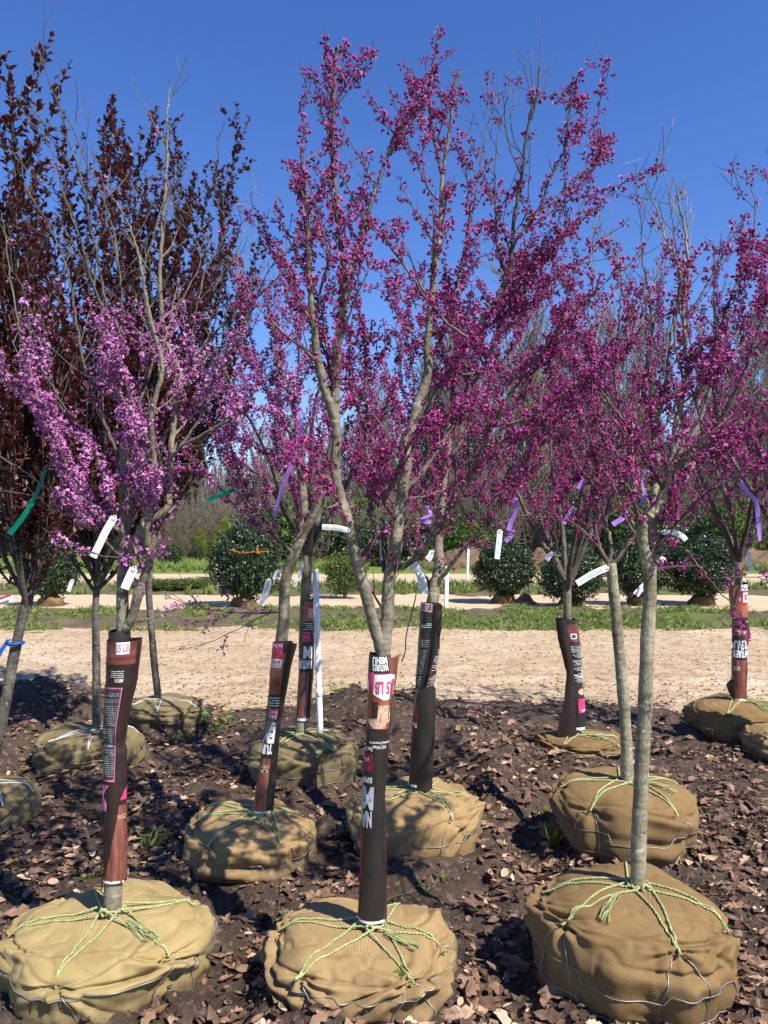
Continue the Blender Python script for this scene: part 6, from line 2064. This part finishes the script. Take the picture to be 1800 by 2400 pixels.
# stones and bits of leaf on the road
parts = []
for k in range(5):
    ms, tn = [], []
    for _ in range(1500):
        y = 7.2 + 6.2 * rng.random() ** 1.5; x = rng.uniform(-0.6 * y, 0.6 * y)
        s = 0.005 + 0.016 * rng.random() ** 3
        ms.append(basis(Vector((x, y, road_z(x, y) + s * 0.2)), rand_dir(rng), rand_dir(rng), s)); tn.append(rng.choice([0.6, 0.6, 0.5, 0.1]))
    parts.append(scatter(CR[k], ms, tn))
v, f, t_ = join_scatter(parts)
o = link('road_grit', mesh_np('road_grit', v, [f], False, attrs={'tint': np.clip(t_, 0, 1)}), M['crumb'])
o.parent = road; o['kind'] = 'stuff'
parts = []
ms = []
for _ in range(2200):
    y = rng.choice([7.3 + 1.6 * rng.random() ** 1.6, rng.uniform(7.4, 13.2), 13.4 - 1.0 * rng.random() ** 1.6]); x = rng.uniform(-0.6 * y, 0.6 * y)
    ms.append(basis(Vector((x, y, road_z(x, y) + 0.008)), Vector((rng.uniform(-1, 1), rng.uniform(-1, 1), 0)), Vector((0, 0, 1)) + rand_dir(rng) * 0.3, 0.02 + 0.045 * rng.random()))
v, f, t_ = scatter(OVAL[1], ms, [rng.gauss(0.05, 0.15) for _ in ms])
o = link('road_leaves', mesh_np('road_leaves', v, [f], False, attrs={'tint': np.clip(t_, 0, 1)}), M['dead_leaf'])
o.parent = road; o['kind'] = 'stuff'

# twigs lying about
t = Tubes()
for _ in range(150):
    y = 1.9 * (7.2 / 1.9) ** rng.random(); x = rng.uniform(-0.58 * y, 0.58 * y)
    if in_ball(x, y, 0.03): continue
    a = rng.uniform(0, 6.28); L = rng.uniform(0.06, 0.3)
    P = []
    for i in range(5):
        q = Vector((x + math.cos(a) * L * i / 4, y + math.sin(a) * L * i / 4, 0)); q.z = bed_z(q.x, q.y) + 0.008; P.append(q)
    t.add(P, [rng.uniform(0.001, 0.003)] * 5, 4)
o = link('fallen_twigs', t.mesh('fallen_twigs'), M['bark_branch']); o.parent = bed; o['kind'] = 'stuff'

# green weeds and a few grass tufts in the bed, clover on the middle ball
WEED_LEAF = leaf_template(1.0, 0.75, 0.12, 0.1)
def weed(x, y, z, size, n, label, group, name='weed', grassy=False):
    r_ = empty(name, (x, y, z), label, 'weed', group)
    if grassy:
        v, f, t_ = blade_template(n, size, 0.0022, int(x * 991) % 997, 0.8)
        v = v + np.array([x, y, z], dtype=np.float32)
        link('blades', mesh_np('blades', v, [f], False, attrs={'tint': t_}), M['grass'], r_)
        return
    ms = []; t = Tubes()
    for i in range(n):
        a = rng.uniform(0, 6.28); q = rng.uniform(0.2, 1.0)
        d = Vector((math.cos(a) * q, math.sin(a) * q, rng.uniform(0.25, 1.0))) * size
        e = Vector((x, y, z)) + d
        t.add([Vector((x, y, z - 0.01)), Vector((x, y, z)) + d * 0.5 + Vector((0, 0, size * 0.12)), e], [0.0012] * 3, 3)
        ms.append(basis(e, Vector((d.x, d.y, 0.2 * size)), Vector((0, 0, 1)) + rand_dir(rng) * 0.4, size * rng.uniform(0.35, 0.6)))
    v, f, t_ = scatter(WEED_LEAF, ms, [rng.gauss(0, 0.12) for _ in ms])
    link('leaves', mesh_np('leaves', v, [f], False, attrs={'tint': t_}), M['weed'], r_)
    me = t.mesh('stems'); me.attributes.new('tint', 'FLOAT', 'POINT').data.foreach_set('value', np.full(len(me.vertices), 0.4, dtype=np.float32))
    link('stems', me, M['weed'], r_)
def on_bed(px, py):
    D_ = depth_on(py, 0.06); p = at(px, py, D_); return p.x, p.y, bed_z(p.x, p.y)
for px, py, s, n, lab in ((502, 1710, 0.14, 22, 'leafy green weed right of the white-tied ball'), (800, 1632, 0.16, 24, 'green weed at the road edge behind the plastic pipe'), (1000, 2095, 0.03, 8, 'small clover just behind the middle front ball'),
                          (1040, 2070, 0.03, 7, 'small clover right behind the middle front ball'), (665, 2140, 0.03, 9, 'clover at the left shoulder of the middle front ball'), (200, 2066, 0.03, 7, 'tiny green sprout behind the golden burlap ball'), (1385, 1660, 0.09, 12, 'green sprout between the cinched bag and the slim trunk'), (860, 1648, 0.10, 14, 'small weed on the leaf pile by the road')):
    x, y, z = on_bed(px, py)
    weed(x, y, z, s, n, lab, None)
for px, py, s, n, lab in ((435, 1735, 0.10, 60, 'tuft of yellow-green grass in front of the white-tied ball'), (1300, 1985, 0.11, 90, 'shaggy grass tuft left of the slim bare trunk\'s ball'), (1280, 1905, 0.08, 24, 'thin green grass sprig between the two right-hand rows'), (400, 1740, 0.08, 30, 'small grass tuft by the white-tied ball'), (350, 1985, 0.13, 14, 'dry straw stalks behind the golden burlap ball')):
    x, y, z = on_bed(px, py)
    weed(x, y, z, s, n, lab, None, 'grass_tuft', True)

for px, py, lab in ((944, 2288, 'clover sprig on the front of the middle burlap ball below the rope hook'), (1036, 2236, 'clover sprig on the right flank of the middle burlap ball'), (1056, 2262, 'lowest clover sprig on the right flank of the middle burlap ball'), (852, 2372, 'single clover leaf low on the front of the middle burlap ball')):
    best, bp = 1e9, None
    for th in np.linspace(-math.pi, 0.3, 90):
        for ss in np.linspace(0.1, 0.75, 60):
            p = FM_BALL.point(float(th), float(ss), 0.002)
            x, y = to_px(p); d = (x - px) ** 2 + (y - py) ** 2
            if d < best: best, bp = d, p
    weed(bp.x, bp.y, bp.z, 0.022, 6, lab, None, 'clover')

# ================================================================== CONTRAIL
a_, b_ = at(1458, 385, 17000.0), at(1575, 350, 18500.0)
m, nt, nd, lk, bs = new_mat('contrail_ice')
bs.inputs['Base Color'].default_value = (0.9, 0.92, 0.95, 1); bs.inputs['Roughness'].default_value = 1.0; bs.inputs['Specular IOR Level'].default_value = 0.0
nz = N(nt, 'ShaderNodeTexNoise', Scale=0.002, Detail=4.0)
tc = N(nt, 'ShaderNodeTexCoord'); lk.new(tc.outputs['Object'], nz.inputs['Vector'])
rp = ramp(nt, [(0.25, (0.02, 0.02, 0.02)), (0.75, (0.11, 0.11, 0.11))]); lk.new(nz.outputs['Fac'], rp.inputs[0]); lk.new(rp.outputs[0], bs.inputs['Alpha'])
P = [a_.lerp(b_, i / 14) for i in range(15)]
tag(link('contrail', tube_mesh('contrail', P, [9.0 - 0.5 * i for i in range(15)], 8), m), 'thin white contrail in the blue sky', 'contrail')
n_tri = sum(sum(len(p.vertices) - 2 for p in []) for o in [])
print('objects', len(COL.objects))
